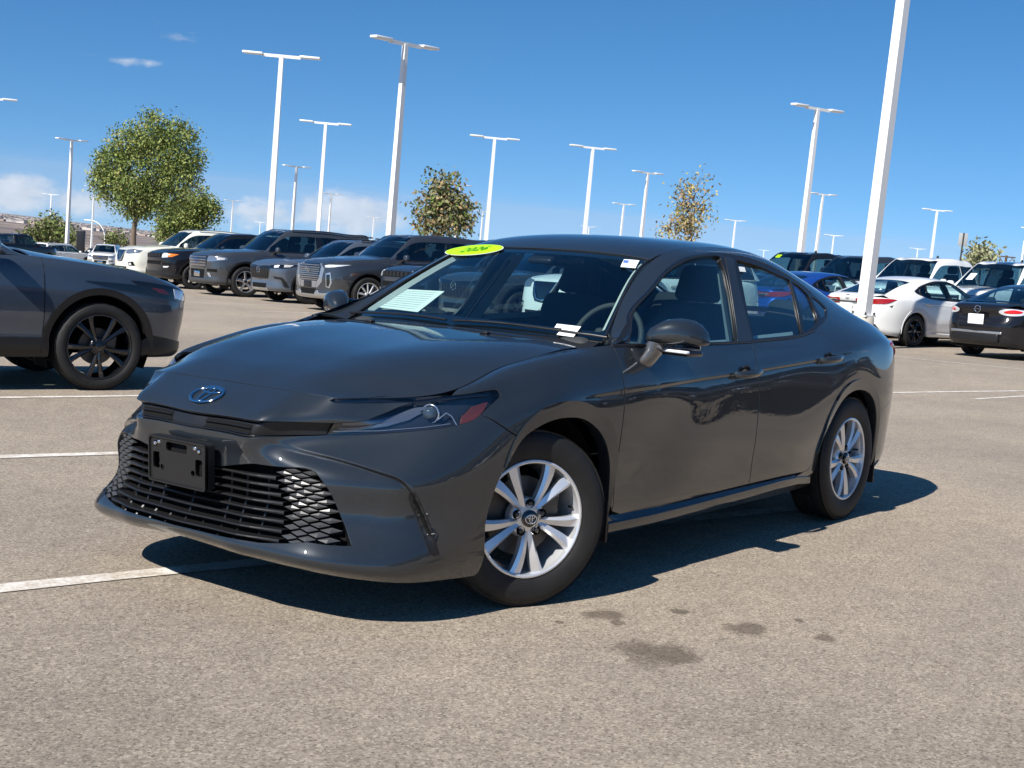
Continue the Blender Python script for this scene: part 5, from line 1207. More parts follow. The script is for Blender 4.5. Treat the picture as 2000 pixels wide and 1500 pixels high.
# ------- large SUV with a mesh grille
KP = Kind(W=.98, fo=.93, wb=2.90, ro=1.12, zbot=.27, zf=1.02, zc=1.17, zb=1.14, zbr=1.20, zr=1.74, x0=.45, x1=1.15, xr=3.62, xt=3.92, wr=.64, r=.385, nose=[.08, .02, 0, 0, 0, .01, .03, .12])
def ex_p(root, Wf, Hf, Cf, k):
    g = [o for o in root.children if o.name.startswith('front_grille')][0]
    rows = 8
    for j in range(rows):
        z = .655+j*.043
        for w_ in np.arange(-.42+(.035 if j % 2 else 0), .43, .07):
            uv = Wf.wz([(abs(w_), z)])[0]; P_, X_, Y_, N_ = frame_at(Wf, uv, -1 if w_ < 0 else 1, .010)
            if abs(w_) > .30+.12*(z-.6)/.4+.08: continue
            MB().add(*rbox(P_, (.012, .052, .018), .005)).build('grille_piece', P_SILV, g, auto=None)
    emblem(root, np.array([-k.fo-.018, 0, .86]), np.array([0, -1., 0]), np.array([0, 0, 1.]), np.array([-1., 0, 0]), .19, M_CHROME, style='H')
    MB().add(*rbox((-k.fo-.005, 0, .56), (.02, .34, .13), .01)).build('number_plate', M_BLACK, root, auto=50)
suvP = build_kind('large_suv', KP, P_CHAR, [
 ('front_grille', [(0, 1.0), (.36, 1.0), (.50, .93), (.46, .70), (.38, .63), (0, .63)], M_PIANO, .004, 'c'),
 ('grille_surround', [(.37, 1.0), (.44, 1.0), (.60, .90), (.56, .62), (.42, .50), (.36, .50), (.38, .62), (.46, .70), (.50, .93)], P_SILV, .008),
 ('lower_panel', [(0, .625), (.36, .625), (.34, .50), (0, .50)], P_SILV, .006, 'c'),
 ('headlamp', [(.66, .80), (.76, .82), (.80, .62), (.76, .50), (.68, .52)], P_SILV, .008), ('headlamp_core', [(.685, .77), (.755, .78), (.77, .62), (.74, .53), (.70, .54)], M_PIANO, .013),
 ('daytime_lamp', [(.60, .96), (.70, .98), (.93, 1.00), (.80, .935), (.64, .92)], mat('lit_clear', (.75, .77, .8), .1, .3, 1.), .008),
 ('lower_intake', [(0, .47), (.34, .47), (.32, .36), (0, .36)], M_MATT, .006, 'c'),
 ('skid_plate', [(0, .35), (.30, .35), (.36, .43), (.44, .43), (.46, .38), (.90, .40), (.92, .33), (.50, .28), (0, .275)], P_SILV, .010, 'c')],
 'charcoal large SUV with a tall silver mesh grille, behind the sedan windscreen', 'suv', LR, clad=None, wheel=('ten', M_SILVER), extras=ex_p)
for o in list(suvP.children): 
    if o.name.startswith('headlamp') and 'core' not in o.name: pass
place(suvP, at(640, 603)[:2], (0, .80), GA, 1.05)
# ------- crossover with black hexagonal grille
KM = Kind(W=.92, fo=.90, wb=2.81, ro=1.0, zbot=.27, zf=.93, zc=1.06, zb=1.06, zbr=1.13, zr=1.60, x0=.50, x1=1.25, xr=3.30, xt=3.66, wr=.60, r=.365, nose=[.08, .03, .01, .02, .0, .0, .03, .13])
FM = [('front_grille', [(0, .84), (.30, .86), (.52, .86), (.56, .80), (.50, .62), (.36, .55), (0, .53)], M_PIANO, .004, 'c'),
 ('headlamp', [(.54, .87), (.70, .89), (.90, .91), (.95, .90), (.92, .83), (.74, .80), (.56, .80)], M_PIANO, .006), ('headlamp_core', [(.68, .87), (.78, .885), (.80, .83), (.70, .815)], mat('lit_clear'), .010),
 ('side_reflector', [(.86, .895), (.93, .90), (.92, .85), (.87, .84)], mat('amber_red'), .010),
 ('lower_intake', [(0, .44), (.40, .44), (.38, .34), (0, .34)], M_MATT, .006, 'c'), ('corner_vent', [(.68, .62), (.86, .60), (.90, .50), (.92, .38), (.88, .38), (.84, .55), (.70, .57)], M_BLACK, .008),
 ('skid_plate', [(0, .335), (.40, .335), (.46, .30), (.44, .275), (0, .272)], P_SILV, .010, 'c')]
def ex_m(root, Wf, Hf, Cf, k):
    g = [o for o in root.children if o.name.startswith('front_grille')][0]
    lattice(g, Wf, k, None, M_BLACK, 9, 7, .010, z0=.57, z1=.82, wmax=.46)
    emblem(root, np.array([-k.fo-.02, 0, .76]), np.array([0, -1., 0]), np.array([0, 0, 1.]), np.array([-1., 0, 0]), .17, M_CHROME, style='wing')
suvM = build_kind('crossover', KM, P_BLUEG, FM, 'blue grey crossover with black honeycomb grille and roof crossbars', 'suv', LR, clad=M_BLACK, wheel=('ten', M_DKWHEEL), rails=M_BLACK, extras=ex_m)
place(suvM, at(600, 594)[:2], (0, -.80), GA, 1.04)
cr = MB()
bar0 = [MB().add(*rbox((x, 0, 1.67), (.09, 1.30, .035), .012)).build('roof_crossbar', M_BLACK, suvM, auto=50) for x in (1.75, 2.65)]
# ------- big seven-seat SUV with bars in its grille
KE = Kind(W=.97, fo=.90, wb=3.02, ro=1.10, zbot=.28, zf=1.03, zc=1.16, zb=1.15, zbr=1.20, zr=1.76, x0=.42, x1=1.12, xr=3.70, xt=3.98, wr=.64, r=.385, nose=[.10, .02, 0, 0, 0, .0, .03, .12])
def ex_e(root, Wf, Hf, Cf, k):
    g = [o for o in root.children if o.name.startswith('front_grille')][0]
    lattice(g, Wf, k, None, P_SILV, 9, 4, .010, style='bars', z0=.74, z1=.94, wmax=.50)
    emblem(root, np.array([-k.fo-.02, 0, .85]), np.array([0, -1., 0]), np.array([0, 0, 1.]), np.array([-1., 0, 0]), .22, mat('badge_blue', (.02, .06, .3), .2, .3, 1.), style='oval')
    MB().add(*rbox((-k.fo-.0, 0, .52), (.02, .34, .14), .01)).build('number_plate', M_CHROME, root, auto=50)
suvE = build_kind('seven_seat_suv', KE, P_GREY, [
 ('front_grille', [(0, .98), (.54, .98), (.52, .72), (.46, .68), (0, .68)], M_PIANO, .004, 'c'),
 ('headlamp', [(.56, .98), (.74, .98), (.92, .96), (.93, .90), (.72, .85), (.56, .84)], mat('lamp_clear_dark', (.25, .28, .33), .1, .6, 1.), .007), ('side_reflector', [(.82, .95), (.91, .945), (.91, .905), (.82, .89)], mat('amber_red'), .011),
 ('fog_surround', [(.56, .66), (.84, .66), (.84, .59), (.56, .60)], M_MATT, .006), ('fog_lamp', [(.56, .56), (.62, .57), (.72, .46), (.64, .46)], P_SILV, .009),
 ('lower_intake', [(0, .64), (.44, .64), (.40, .42), (0, .42)], M_MATT, .005, 'c'),
 ('lower_bumper', [(0, .40), (.60, .40), (.93, .46), (.94, .30), (0, .29)], mat('grey_plastic', (.05, .052, .055), .45), .008, 'c')],
 'dark grey seven seat SUV with blue oval badge on a barred grille', 'suv', LR, clad=M_BLACK, wheel=('five', P_SILV), rails=M_BLACK, extras=ex_e)
place(suvE, at(475, 580)[:2], (0, -.84), GA, 1.05)
# ------- compact SUVs
KC = Kind(W=.91, fo=.86, wb=2.64, ro=.90, zbot=.27, zf=.98, zc=1.10, zb=1.10, zbr=1.17, zr=1.62, x0=.40, x1=1.08, xr=3.05, xt=3.36, wr=.60, r=.35, nose=[.12, .04, 0, 0, 0, .0, .03, .12])
def ex_c(root, Wf, Hf, Cf, k):
    g = [o for o in root.children if o.name.startswith('front_grille')][0]
    for w_ in np.linspace(-.46, .46, 7):
        uv = Wf.wz([(abs(w_)*k.W, .89)])[0]; P_, X_, Y_, N_ = frame_at(Wf, uv, -1 if w_ < 0 else 1, .012); MB().add(*rbox(P_, (.014, .09, .09), .012)).build('grille_slot', M_BLACK, g, auto=None)
suvC = build_kind('compact_suv', KC, P_BLACK, [
 ('front_grille', [(0, .95), (.54, .95), (.54, .83), (0, .83)], M_MATT, .004, 'c'),
 ('headlamp', [(.57, .96), (.74, .96), (.80, .85), (.60, .83)], mat('lit_clear'), .007), ('side_reflector', [(.76, .95), (.92, .94), (.86, .86), (.80, .86)], M_AMBER, .009),
 ('lower_intake', [(0, .74), (.56, .74), (.50, .64), (0, .64)], M_MATT, .005, 'c'), ('fog_surround', [(.62, .70), (.88, .70), (.84, .58), (.66, .56)], M_MATT, .005), ('fog_lamp', [(.66, .60), (.84, .61), (.80, .565), (.68, .56)], mat('lit_clear'), .009),
 ('lower_bumper', [(0, .46), (.60, .46), (.70, .42), (.94, .40), (.93, .29), (0, .28)], M_BLACK, .008, 'c')],
 'black compact SUV with amber corner lamps, parked between white and dark grey SUVs', 'suv', LR, clad=M_BLACK, wheel=('five', M_DKWHEEL), extras=ex_c)
place(suvC, at(376, 565)[:2], (0, -.79), GA, 1.05)
def ex_r(root, Wf, Hf, Cf, k):
    g = [o for o in root.children if o.name.startswith('front_grille')][0]
    for sd in (-1, 1):
        uv = Wf.wz([(a*k.W, z) for a, z in ((.34, .94), (.24, .78), (.14, .66), (0, .64))]); ptube(Wf.at(uv, sd, .014), .017, 6).build('grille_trim', M_CHROME, g, auto=60)
suvR = build_kind('family_suv', Kind(W=.92, fo=.92, wb=2.70, ro=1.04, zbot=.27, zf=1.0, zc=1.12, zb=1.12, zbr=1.18, zr=1.69, x0=.40, x1=1.10, xr=3.30, xt=3.62, wr=.61, r=.36), P_CREAM, [
 ('front_grille', [(0, .96), (.36, .96), (.30, .72), (.22, .62), (0, .60)], M_PIANO, .004, 'c'),
 ('headlamp', [(.40, .97), (.66, 1.0), (.90, .97), (.88, .90), (.60, .85), (.42, .86)], mat('lamp_clear_dark'), .007), ('fog_surround', [(.62, .60), (.80, .62), (.84, .50), (.66, .49)], M_MATT, .005), ('fog_lamp', [(.66, .57), (.74, .58), (.76, .52), (.68, .51)], mat('lit_clear'), .009),
 ('lower_intake', [(0, .46), (.56, .46), (.50, .38), (0, .38)], M_MATT, .005, 'c')],
 'cream white SUV with silver roof rails, farthest left in the row', 'suv', LR, wheel=('ten', M_SILVER), rails=P_SILV, extras=ex_r)
place(suvR, (22.9, 31.2), (0, -.80), GA, 1.05)
# two more in the same row, seen through the grey sedan's windows
c1 = copy_tree(suvC, {P_BLACK: P_NAVY}); relabel(c1, 'dark slate SUV seen through the windscreen of the grey sedan'); place(c1, (17.2, 14.1), (0, -.80), GA, 1.05)
c2 = copy_tree(suvM, {P_BLUEG: P_GREY}); relabel(c2, 'steel grey SUV seen through the windscreen, left of the white one'); place(c2, (16.6, 11.9), (0, -.80), GA, 1.05)
c3 = copy_tree(suvR, {P_CREAM: P_WHITE}); relabel(c3, 'white SUV whose nose shows between the seats of the grey sedan'); place(c3, (15.85, 9.2), (0, -.80), GA, 1.05)
# ------- the crossover cut by the left edge, facing the other way
KL = Kind(rr=.745, W=.92, fo=.90, wb=2.70, ro=1.0, zbot=.27, zf=.88, zc=1.08, zb=1.08, zbr=1.14, zr=1.66, x0=.52, x1=1.30, xr=3.20, xt=3.55, wr=.60, r=.362, sp=.03, nose=[.10, .06, .04, .02, .0, .0, .02, .12])
FL_ = [('front_grille', [(0, .76), (.50, .78), (.60, .72), (.52, .46), (.36, .40), (0, .38)], M_PIANO, .004, 'c'),
 ('headlamp', [(.56, .80), (.72, .81), (.90, .845), (.985, .90), (.97, .83), (.90, .76), (.72, .74), (.60, .74)], M_PIANO, .006), ('headlamp_core', [(.74, .80), (.84, .81), (.84, .765), (.74, .755)], mat('lit_clear'), .010),
 ('lower_trim', [(0, .36), (.60, .38), (.93, .46), (.95, .40), (.93, .28), (0, .275)], M_BLACK, .008, 'c')]
def ex_l(root, Wf, Hf, Cf, k):
    g = [o for o in root.children if o.name.startswith('front_grille')][0]
    lattice(g, Wf, k, None, M_BLACK, 9, 9, .012, z0=.42, z1=.72, wmax=.48)
    for sd in (-1, 1):
        q = Wf.xz([(-.26, .915), (-.50, .892), (-.72, .862), (-.80, .83), (-.79, .765), (-.66, .755), (-.46, .81)]); lp = panel('side_lamp', Wf, [resample(q, .03)], M_PIANO, root, sd, sp=.03, lip=.006, off=.007)
        q = Wf.xz([(-.44, .862), (-.56, .850), (-.62, .80), (-.52, .815)]); panel('side_reflector', Wf, [q], mat('dark_red', (.10, .008, .008), .2, coat=1), lp, sd, sp=.05, lip=.003, off=.011)
        q = Wf.xz([(-.66, .852), (-.775, .828), (-.77, .775), (-.67, .772)]); panel('headlamp_core', Wf, [q], mat('lit_clear'), lp, sd, sp=.05, lip=.003, off=.011)
P_SLATE = flake('slate_paint', (.050, .068, .095))
suvL = build_kind('parked_suv', KL, P_SLATE, FL_, 'slate blue SUV with black wheels, its front half cut by the left edge', 'suv', None, clad=M_BLACK, wheel=('v', M_DKWHEEL), extras=ex_l)
place(suvL, at(183, 760)[:2], (0, .80), GB, 1.03)
# ------- pickups
KT = Kind(W=1.0, fo=.98, wb=3.70, ro=1.25, zbot=.36, zf=1.17, zc=1.27, zb=1.28, zbr=1.32, zr=1.93, x0=.55, x1=1.22, xr=2.62, xt=2.78, wr=.66, r=.41, wins=[(.5, 3.85), (4.1, 5.7)], pickup=True, nose=[.10, .02, 0, 0, 0, .0, .02, .08])
def ex_t(root, Wf, Hf, Cf, k):
    g = [o for o in root.children if o.name.startswith('front_grille')][0]
    lattice(g, Wf, k, None, P_SILV, 9, 5, .012, style='bars', z0=.84, z1=1.08, wmax=.50)
    MB().add(*rbox(((k.xt+k.wb+k.ro)/2+.05, 0, 1.05), (k.wb+k.ro-k.xt-.1, 1.75, .06), .02)).build('bed_floor', M_MATT, root, auto=50)
    MB().add(*rbox((k.xt+.06, 0, 1.2), (.06, 1.70, .30), .02)).build('bed_front', root.children[0].material_slots[0].material, root, auto=50)
    MB().add(*rbox((2.1, 0, 1.97), (.10, .04, .06), .02, taper=(.4, .6))).build('roof_aerial', M_BLACK, root, auto=50)
FT = [('front_grille', [(0, 1.10), (.52, 1.10), (.54, .84), (.48, .78), (0, .78)], M_PIANO, .004, 'c'), ('headlamp', [(.56, 1.12), (.92, 1.12), (.94, .98), (.58, .94)], mat('lamp_clear_dark'), .007),
 ('front_bumper', [(0, .72), (.96, .76), (.97, .56), (0, .52)], P_SILV, .03, 'c'), ('lower_trim', [(0, .50), (.94, .54), (.93, .40), (0, .38)], M_BLACK, .006, 'c')]
GP = 'pickups in the far row'
pk = build_kind('pickup', KT, P_WHITE, FT, 'white double cab pickup behind the white sedan', 'pickup', GP, wheel=('ten', P_SILV), extras=ex_t)
def pos_row(u, v, D): q = at_d(u, v, D); return q[:2]
for o, (u, D), sc_ in ((pk, (1800, 35.6), 1.10),): place(o, pos_row(u, 520, D), (1.5, 0), GA, sc_)
t1 = copy_tree(pk, {P_WHITE: P_BLACK}); relabel(t1, 'black double cab pickup with a lime sticker, leftmost of the pickups'); place(t1, pos_row(1563, 500, 40.3), (1.5, 0), GA, 1.13)
t2 = copy_tree(pk, {P_WHITE: P_CHAR}); relabel(t2, 'dark grey double cab pickup behind the near lamp post'); place(t2, pos_row(1680, 510, 38.0), (1.5, 0), GA, 1.10)
t3 = copy_tree(pk, {P_WHITE: P_WHITE}); relabel(t3, 'white pickup with pale sheet in its windscreen, at the right edge'); place(t3, pos_row(1965, 530, 33.2), (1.5, 0), GA, 1.08)
for o_, lab, mm_ in ((t1, 'windscreen_sticker', M_LIME), (t3, 'windscreen_sheet', M_WHITEP)):
    _, _, Ct = kind_surfs(KT); L = Ct.idx([1.5, 1.8, 1.8, 1.5] if o_ is t1 else [.6, 1.1, 1.1, .6], [2.2, 2.2, 1.4, 1.4]); sgn = 1
    q = panel(lab, Ct, [L], mm_, o_, 1, sp=.2, lip=0, off=.002)
print('vehicles', time.time()-T0)
# ------- sedans: the same model as the grey one in white, a blue one, and an older black one
NOCOPY = ('year_sticker', 'inspection_label', 'stock_label', 'paper_sheet', 'window_label', 'plate_bracket')
def sedan_copy(pm, wm, label):
    o = HERO.copy(); COL.objects.link(o)
    mp = {M_PAINT: pm, M_SILVER: wm}
    for ch in HERO.children:
        if ch.name.split('.')[0] in NOCOPY: continue
        c = copy_tree(ch, mp, None, o)
        if ch.name.split('.')[0] == 'wheel': c.rotation_euler[2] = 0 if ch.location.y < 0 else math.pi
    o['label'] = label; o['group'] = 'sedans parked beyond the grey one'; return o
s1_ = sedan_copy(P_WHITE, M_DKWHEEL, 'white sedan with black wheels seen from behind, beside the near lamp post'); place(s1_, at(1776, 677)[:2], (2.824, .80), GB, 1.06)
s2_ = sedan_copy(P_BLUE, M_DKWHEEL, 'bright blue sedan mostly hidden behind the grey sedan'); place(s2_, (25.3, 9.85), (2.824, .80), GB, 1.06)
s3_ = sedan_copy(P_BLACK, M_DKWHEEL, 'black sedan with bright red tail lamps at the right edge'); place(s3_, at(1899, 692)[:2], (2.824, -.80), GB, 1.03)
for ch in list(s3_.children):
    b_ = ch.name.split('.')[0]
    if b_ in ('tail_lamp', 'reversing_lamp', 'rear_emblem', 'boot_trim', 'rear_number_plate'):
        for c2_ in list(ch.children): bpy.data.objects.remove(c2_)
        bpy.data.objects.remove(ch)
for sd in (-1, 1):
    L = curve(np.concatenate([B.idx([10.3, 11.2, 12.2, 12.55, 12.3, 11.2, 10.4], [5.6, 6.3, 6.1, 5.5, 4.95, 4.7, 4.9]), B.idx([10.3], [5.6])]), 40)[:-1]
    tl = panel('tail_lamp', B, [L], mat('lamp_rim', (.75, .76, .78), .1, .3, 1.), s3_, sd, sp=.04, lip=.01, off=.008)
    L2 = curve(np.concatenate([B.idx([10.7, 11.2, 11.9, 12.2, 11.9, 11.2, 10.8], [5.4, 5.95, 5.85, 5.45, 5.1, 4.95, 5.05]), B.idx([10.7], [5.4])]), 40)[:-1]; panel('red_lens', B, [L2], mat('bright_red_lens', (.62, .01, .008), .12, coat=1), tl, sd, sp=.04, lip=.006, off=.014)
emblem(s3_, np.array([3.945, 0, .93]), np.array([0, 1., 0]), np.array([0, 0, 1.]), np.array([1., 0, 0]), .15, M_CHROME, 'rear_emblem', 'bar')
pl3 = MB().add(*rbox((3.975, 0, .74), (.014, .34, .19), .012)).build('rear_number_plate', M_WHITEP, s3_, auto=50)
ptube([(3.985, -.12, .76), (3.985, .12, .76)], .004, 4).build('plate_lettering', mat('faint_print'), pl3)
MB().add(*rbox((3.93, 0, .50), (.05, 1.10, .05), .015)).build('bumper_strip', P_SILV, s3_, auto=50)
def gz(x, y):
    t = np.clip((.28*np.asarray(x)+.96*np.asarray(y)-44)/70, 0, 1); return -1.15*t*t*(3-2*t)
# ------- far group on the left, about a hundred metres off
fg = 'distant vehicles on the left'
f1 = copy_tree(suvE, {P_GREY: P_WHITE, P_SILV: P_SILV}); relabel(f1, 'distant white off-road SUV facing right of the lamp post', 'suv', fg); _q = at_d(200, 500, 96); f1.location = (_q[0], _q[1], gz(_q[0], _q[1])); f1.rotation_euler = (0, 0, LOT+math.radians(62)); f1.scale = (1.04,)*3
f2 = copy_tree(suvE, {P_GREY: P_WHITE}); relabel(f2, 'distant white SUV seen from behind through the lamp post', 'suv', fg); _q = at_d(150, 500, 100); f2.location = (_q[0], _q[1], gz(_q[0], _q[1])); f2.rotation_euler = (0, 0, LOT+math.radians(-150)); f2.scale = (1.02,)*3
f3 = copy_tree(pk, {P_WHITE: P_BLACK}); relabel(f3, 'distant black pickup beyond the slate blue bonnet', 'pickup', fg); _q = at_d(72, 495, 84); f3.location = (_q[0], _q[1], gz(_q[0], _q[1])); f3.rotation_euler = (0, 0, LOT+math.radians(-150)); f3.scale = (1.02,)*3
f4 = copy_tree(suvC, {P_BLACK: P_BLACK}); relabel(f4, 'distant black SUV right of the black pickup', 'suv', fg); _q = at_d(112, 500, 112); f4.location = (_q[0], _q[1], gz(_q[0], _q[1])); f4.rotation_euler = (0, 0, LOT+math.radians(-140))
f5 = copy_tree(suvM, {P_BLUEG: P_CHAR}); relabel(f5, 'distant dark grey SUV left of the cream white SUV', 'suv', fg); _q = at_d(228, 500, 110); f5.location = (_q[0], _q[1], gz(_q[0], _q[1])); f5.rotation_euler = (0, 0, LOT+math.radians(-140))
# ------- the row behind the photographer, seen only as reflections in the paintwork
bg_ = 'cars parked in the unseen row to the right'
for i, (src, mp, lab) in enumerate(((suvE, {P_GREY: P_BLACK}, 'black SUV to the right of the photographer, first of its row'), (suvC, {P_BLACK: P_BLACK}, 'black compact SUV outside the right edge, in the unseen row'), (pk, {P_WHITE: P_BLACK}, 'black pickup outside the right edge, in the unseen row'),
        (suvM, {P_BLUEG: P_CHAR}, 'charcoal crossover outside the right edge, in the unseen row'), (suvP, {P_CHAR: P_BLACK}, 'black large SUV outside the right edge, in the unseen row'), (suvR, {P_CREAM: P_WHITE}, 'white SUV outside the right edge, in the unseen row'), (suvE, {P_GREY: P_CHAR}, 'charcoal SUV outside the right edge, in the unseen row'), (suvC, {P_BLACK: P_WHITE}, 'white compact SUV outside the right edge, in the unseen row'))):
    o = copy_tree(src, mp); relabel(o, lab, None, bg_); q_ = np.array([11.6, -6.2])-np.array([.28, .96])*(i*2.6); o.location = (q_[0], q_[1], 0); o.rotation_euler = (0, 0, LOT); o.scale = (1,)*3
    if i < 7: o = copy_tree(src, mp); relabel(o, lab.replace('in the unseen row', 'in the second unseen row').replace('first of its row', 'behind the first of its row'), None, bg_); q_ = q_+np.array([.96, -.28])*11.2+np.array([.28, .96])*1.4; o.location = (q_[0], q_[1], 0); o.rotation_euler = (0, 0, LOT+math.pi)
print('sedans', time.time()-T0, len(bpy.data.objects))
# ================================================================ ground
def _asphalt(m, n, l, b):
    g1 = noise(n, l, 165, 6, .8); g2 = noise(n, l, .35, 5, .6); g3 = noise(n, l, 5.5, 4, .7)
    vo = n.new('ShaderNodeTexVoronoi'); vo.inputs['Scale'].default_value = 125; tc = n.new('ShaderNodeTexCoord'); l.new(tc.outputs['Object'], vo.inputs['Vector'])
    sep = n.new('ShaderNodeSeparateColor'); l.new(vo.outputs['Color'], sep.inputs[0])
    st = ramp(n, l, sep.outputs[0], [(0, (.13, .105, .08)), (.22, (.33, .272, .21)), (.62, (.45, .382, .305)), (.86, (.58, .485, .37)), (1., (.74, .65, .52))])
    sp = ramp(n, l, g1.outputs[0], [(.36, (.20, .165, .13)), (.50, (.40, .338, .27)), (.64, (.62, .52, .41))])
    mx = n.new('ShaderNodeMix'); mx.data_type = 'RGBA'; mx.inputs['Factor'].default_value = .62; l.new(sp.outputs[0], mx.inputs['A']); l.new(st.outputs[0], mx.inputs['B'])
    pt = ramp(n, l, g2.outputs[0], [(.32, (.80, .80, .82)), (.62, (1.06, 1.05, 1.03))]); pt2 = ramp(n, l, g3.outputs[0], [(.3, (.90, .90, .91)), (.7, (1.05, 1.05, 1.04))])
    mm = n.new('ShaderNodeMix'); mm.data_type = 'RGBA'; mm.blend_type = 'MULTIPLY'; mm.inputs['Factor'].default_value = 1; l.new(mx.outputs['Result'], mm.inputs['A']); l.new(pt.outputs[0], mm.inputs['B'])
    m2 = n.new('ShaderNodeMix'); m2.data_type = 'RGBA'; m2.blend_type = 'MULTIPLY'; m2.inputs['Factor'].default_value = 1; l.new(mm.outputs['Result'], m2.inputs['A']); l.new(pt2.outputs[0], m2.inputs['B'])
    last = m2.outputs['Result']
    # damp oil spots and small dark marks
    for (u, v, ru, rv) in ((1285, 1277, .155, .135), (1452, 1229, .10, .085), (1612, 1247, .06, .05), (1178, 1200, .075, .07), (1325, 1194, .045, .035), (1205, 1216, .045, .03), (1560, 1212, .03, .022), (1092, 1215, .03, .02)):
        P = at(u, v); f = CM[2][:2]/np.linalg.norm(CM[2][:2]); r_ = np.array([f[1], -f[0]])
        sb = n.new('ShaderNodeVectorMath'); sb.operation = 'SUBTRACT'; sb.inputs[1].default_value = (P[0], P[1], 0); l.new(tc.outputs['Object'], sb.inputs[0])
        d1 = n.new('ShaderNodeVectorMath'); d1.operation = 'DOT_PRODUCT'; d1.inputs[1].default_value = (r_[0]/rv, r_[1]/rv, 0); l.new(sb.outputs[0], d1.inputs[0])
        d2 = n.new('ShaderNodeVectorMath'); d2.operation = 'DOT_PRODUCT'; d2.inputs[1].default_value = (f[0]/ru, f[1]/ru, 0); l.new(sb.outputs[0], d2.inputs[0])
        cb = n.new('ShaderNodeCombineXYZ'); l.new(d1.outputs['Value'], cb.inputs[0]); l.new(d2.outputs['Value'], cb.inputs[1]); ln = n.new('ShaderNodeVectorMath'); ln.operation = 'LENGTH'; l.new(cb.outputs[0], ln.inputs[0])
        ad = n.new('ShaderNodeMath'); ad.operation = 'MULTIPLY_ADD'; ad.inputs[1].default_value = 1.9; l.new(g3.outputs[0], ad.inputs[0]); l.new(ln.outputs['Value'], ad.inputs[2])
        mr = n.new('ShaderNodeMapRange'); mr.inputs['From Min'].default_value = 1.65; mr.inputs['From Max'].default_value = 2.1; mr.inputs['To Min'].default_value = .62; mr.inputs['To Max'].default_value = 0; l.new(ad.outputs[0], mr.inputs['Value'])
        q = n.new('ShaderNodeMix'); q.data_type = 'RGBA'; q.inputs['B'].default_value = (.085, .060, .040, 1); l.new(mr.outputs[0], q.inputs['Factor']); l.new(last, q.inputs['A']); last = q.outputs['Result']
    l.new(last, b.inputs['Base Color'])
    bp = n.new('ShaderNodeBump'); bp.inputs['Strength'].default_value = .85; bp.inputs['Distance'].default_value = .010
    sm = n.new('ShaderNodeMath'); sm.operation = 'ADD'; l.new(g1.outputs[0], sm.inputs[0]); l.new(sep.outputs[1], sm.inputs[1]); l.new(sm.outputs[0], bp.inputs['Height']); l.new(bp.outputs[0], b.inputs['Normal'])
M_ASPH = mat('asphalt', (.22, .19, .15), .88, spec=.25, build=_asphalt)
V = []; F = []; gx = np.r_[-340, -150, -60, np.arange(-30, 120, 7.5), 140, 200, 340]; gy = np.r_[-340, -150, -60, -20, np.arange(0, 130, 7.5), 150, 200, 340]
for y_ in gy:
    for x_ in gx: V.append((x_, y_, float(gz(x_, y_))))
nx_ = len(gx)
for j in range(len(gy)-1):
    for i in range(nx_-1): F.append((j*nx_+i, j*nx_+i+1, (j+1)*nx_+i+1, (j+1)*nx_+i))
gnd = meshobj('ground', V, F, M_ASPH, None, True); tag(gnd, kind='structure')
def _line(m, n, l, b):
    g = noise(n, l, 55, 5, .8); g2 = noise(n, l, 6, 4, .7); ad = n.new('ShaderNodeMath'); ad.operation = 'ADD'; l.new(g.outputs[0], ad.inputs[0]); l.new(g2.outputs[0], ad.inputs[1])
    r = ramp(n, l, ad.outputs[0], [(.80/1.6, (.40, .33, .25)), (.98/1.6, (.58, .53, .46)), (1.15/1.6, (.74, .71, .65))]); mh = n.new('ShaderNodeMath'); mh.operation = 'DIVIDE'; mh.inputs[1].default_value = 1.6; l.new(ad.outputs[0], mh.inputs[0]); l.new(mh.outputs[0], r.inputs[0])
    l.new(r.outputs[0], b.inputs['Base Color'])
M_LINE = mat('worn_line_paint', (.6, .58, .52), .85, build=_line)
def stripe(a, b, wd=.10, lab=None):
    a = np.array(a[:2]); b = np.array(b[:2]); t = (b-a)/np.linalg.norm(b-a); q = np.array([-t[1], t[0]])*wd/2; n = max(2, int(np.linalg.norm(b-a)/.35)); V = []; F = []
    for i in range(n+1):
        p = a+(b-a)*i/n; j1, j2 = rng.uniform(.8, 1.12, 2); V += [(*(p-q*j1), .004), (*(p+q*j2), .004)]
    for i in range(n): F.append((i*2, i*2+2, i*2+3, i*2+1))
    return tag(meshobj('painted_line', V, F, M_LINE, None, False), kind='structure')
D_ = np.array([math.cos(LOT), math.sin(LOT)])
def line_px(p, q, ext0=0, ext1=0, wd=.10):
    a, b = at(*p)[:2], at(*q)[:2]; t = (b-a)/np.linalg.norm(b-a); stripe(a-t*ext0, b+t*ext1, wd)
line_px((0, 1150), (385, 1111), 1.5, 3.6, .125); line_px((0, 893), (225, 886), 3, 1.2, .125); line_px((0, 777), (245, 774), 4, 0.5, .10)
line_px((1740, 696), (2000, 722), .0, 3, .10); line_px((1900, 780), (2000, 774), 0, 3, .08)
for k_ in range(-3, 8):
    o = np.array([13.1, 17.0])+np.array([.28, .96])*(k_*3.0+1.5)-np.array([.28, .96])*7; stripe(o+D_*1.2, o+D_*6.0)
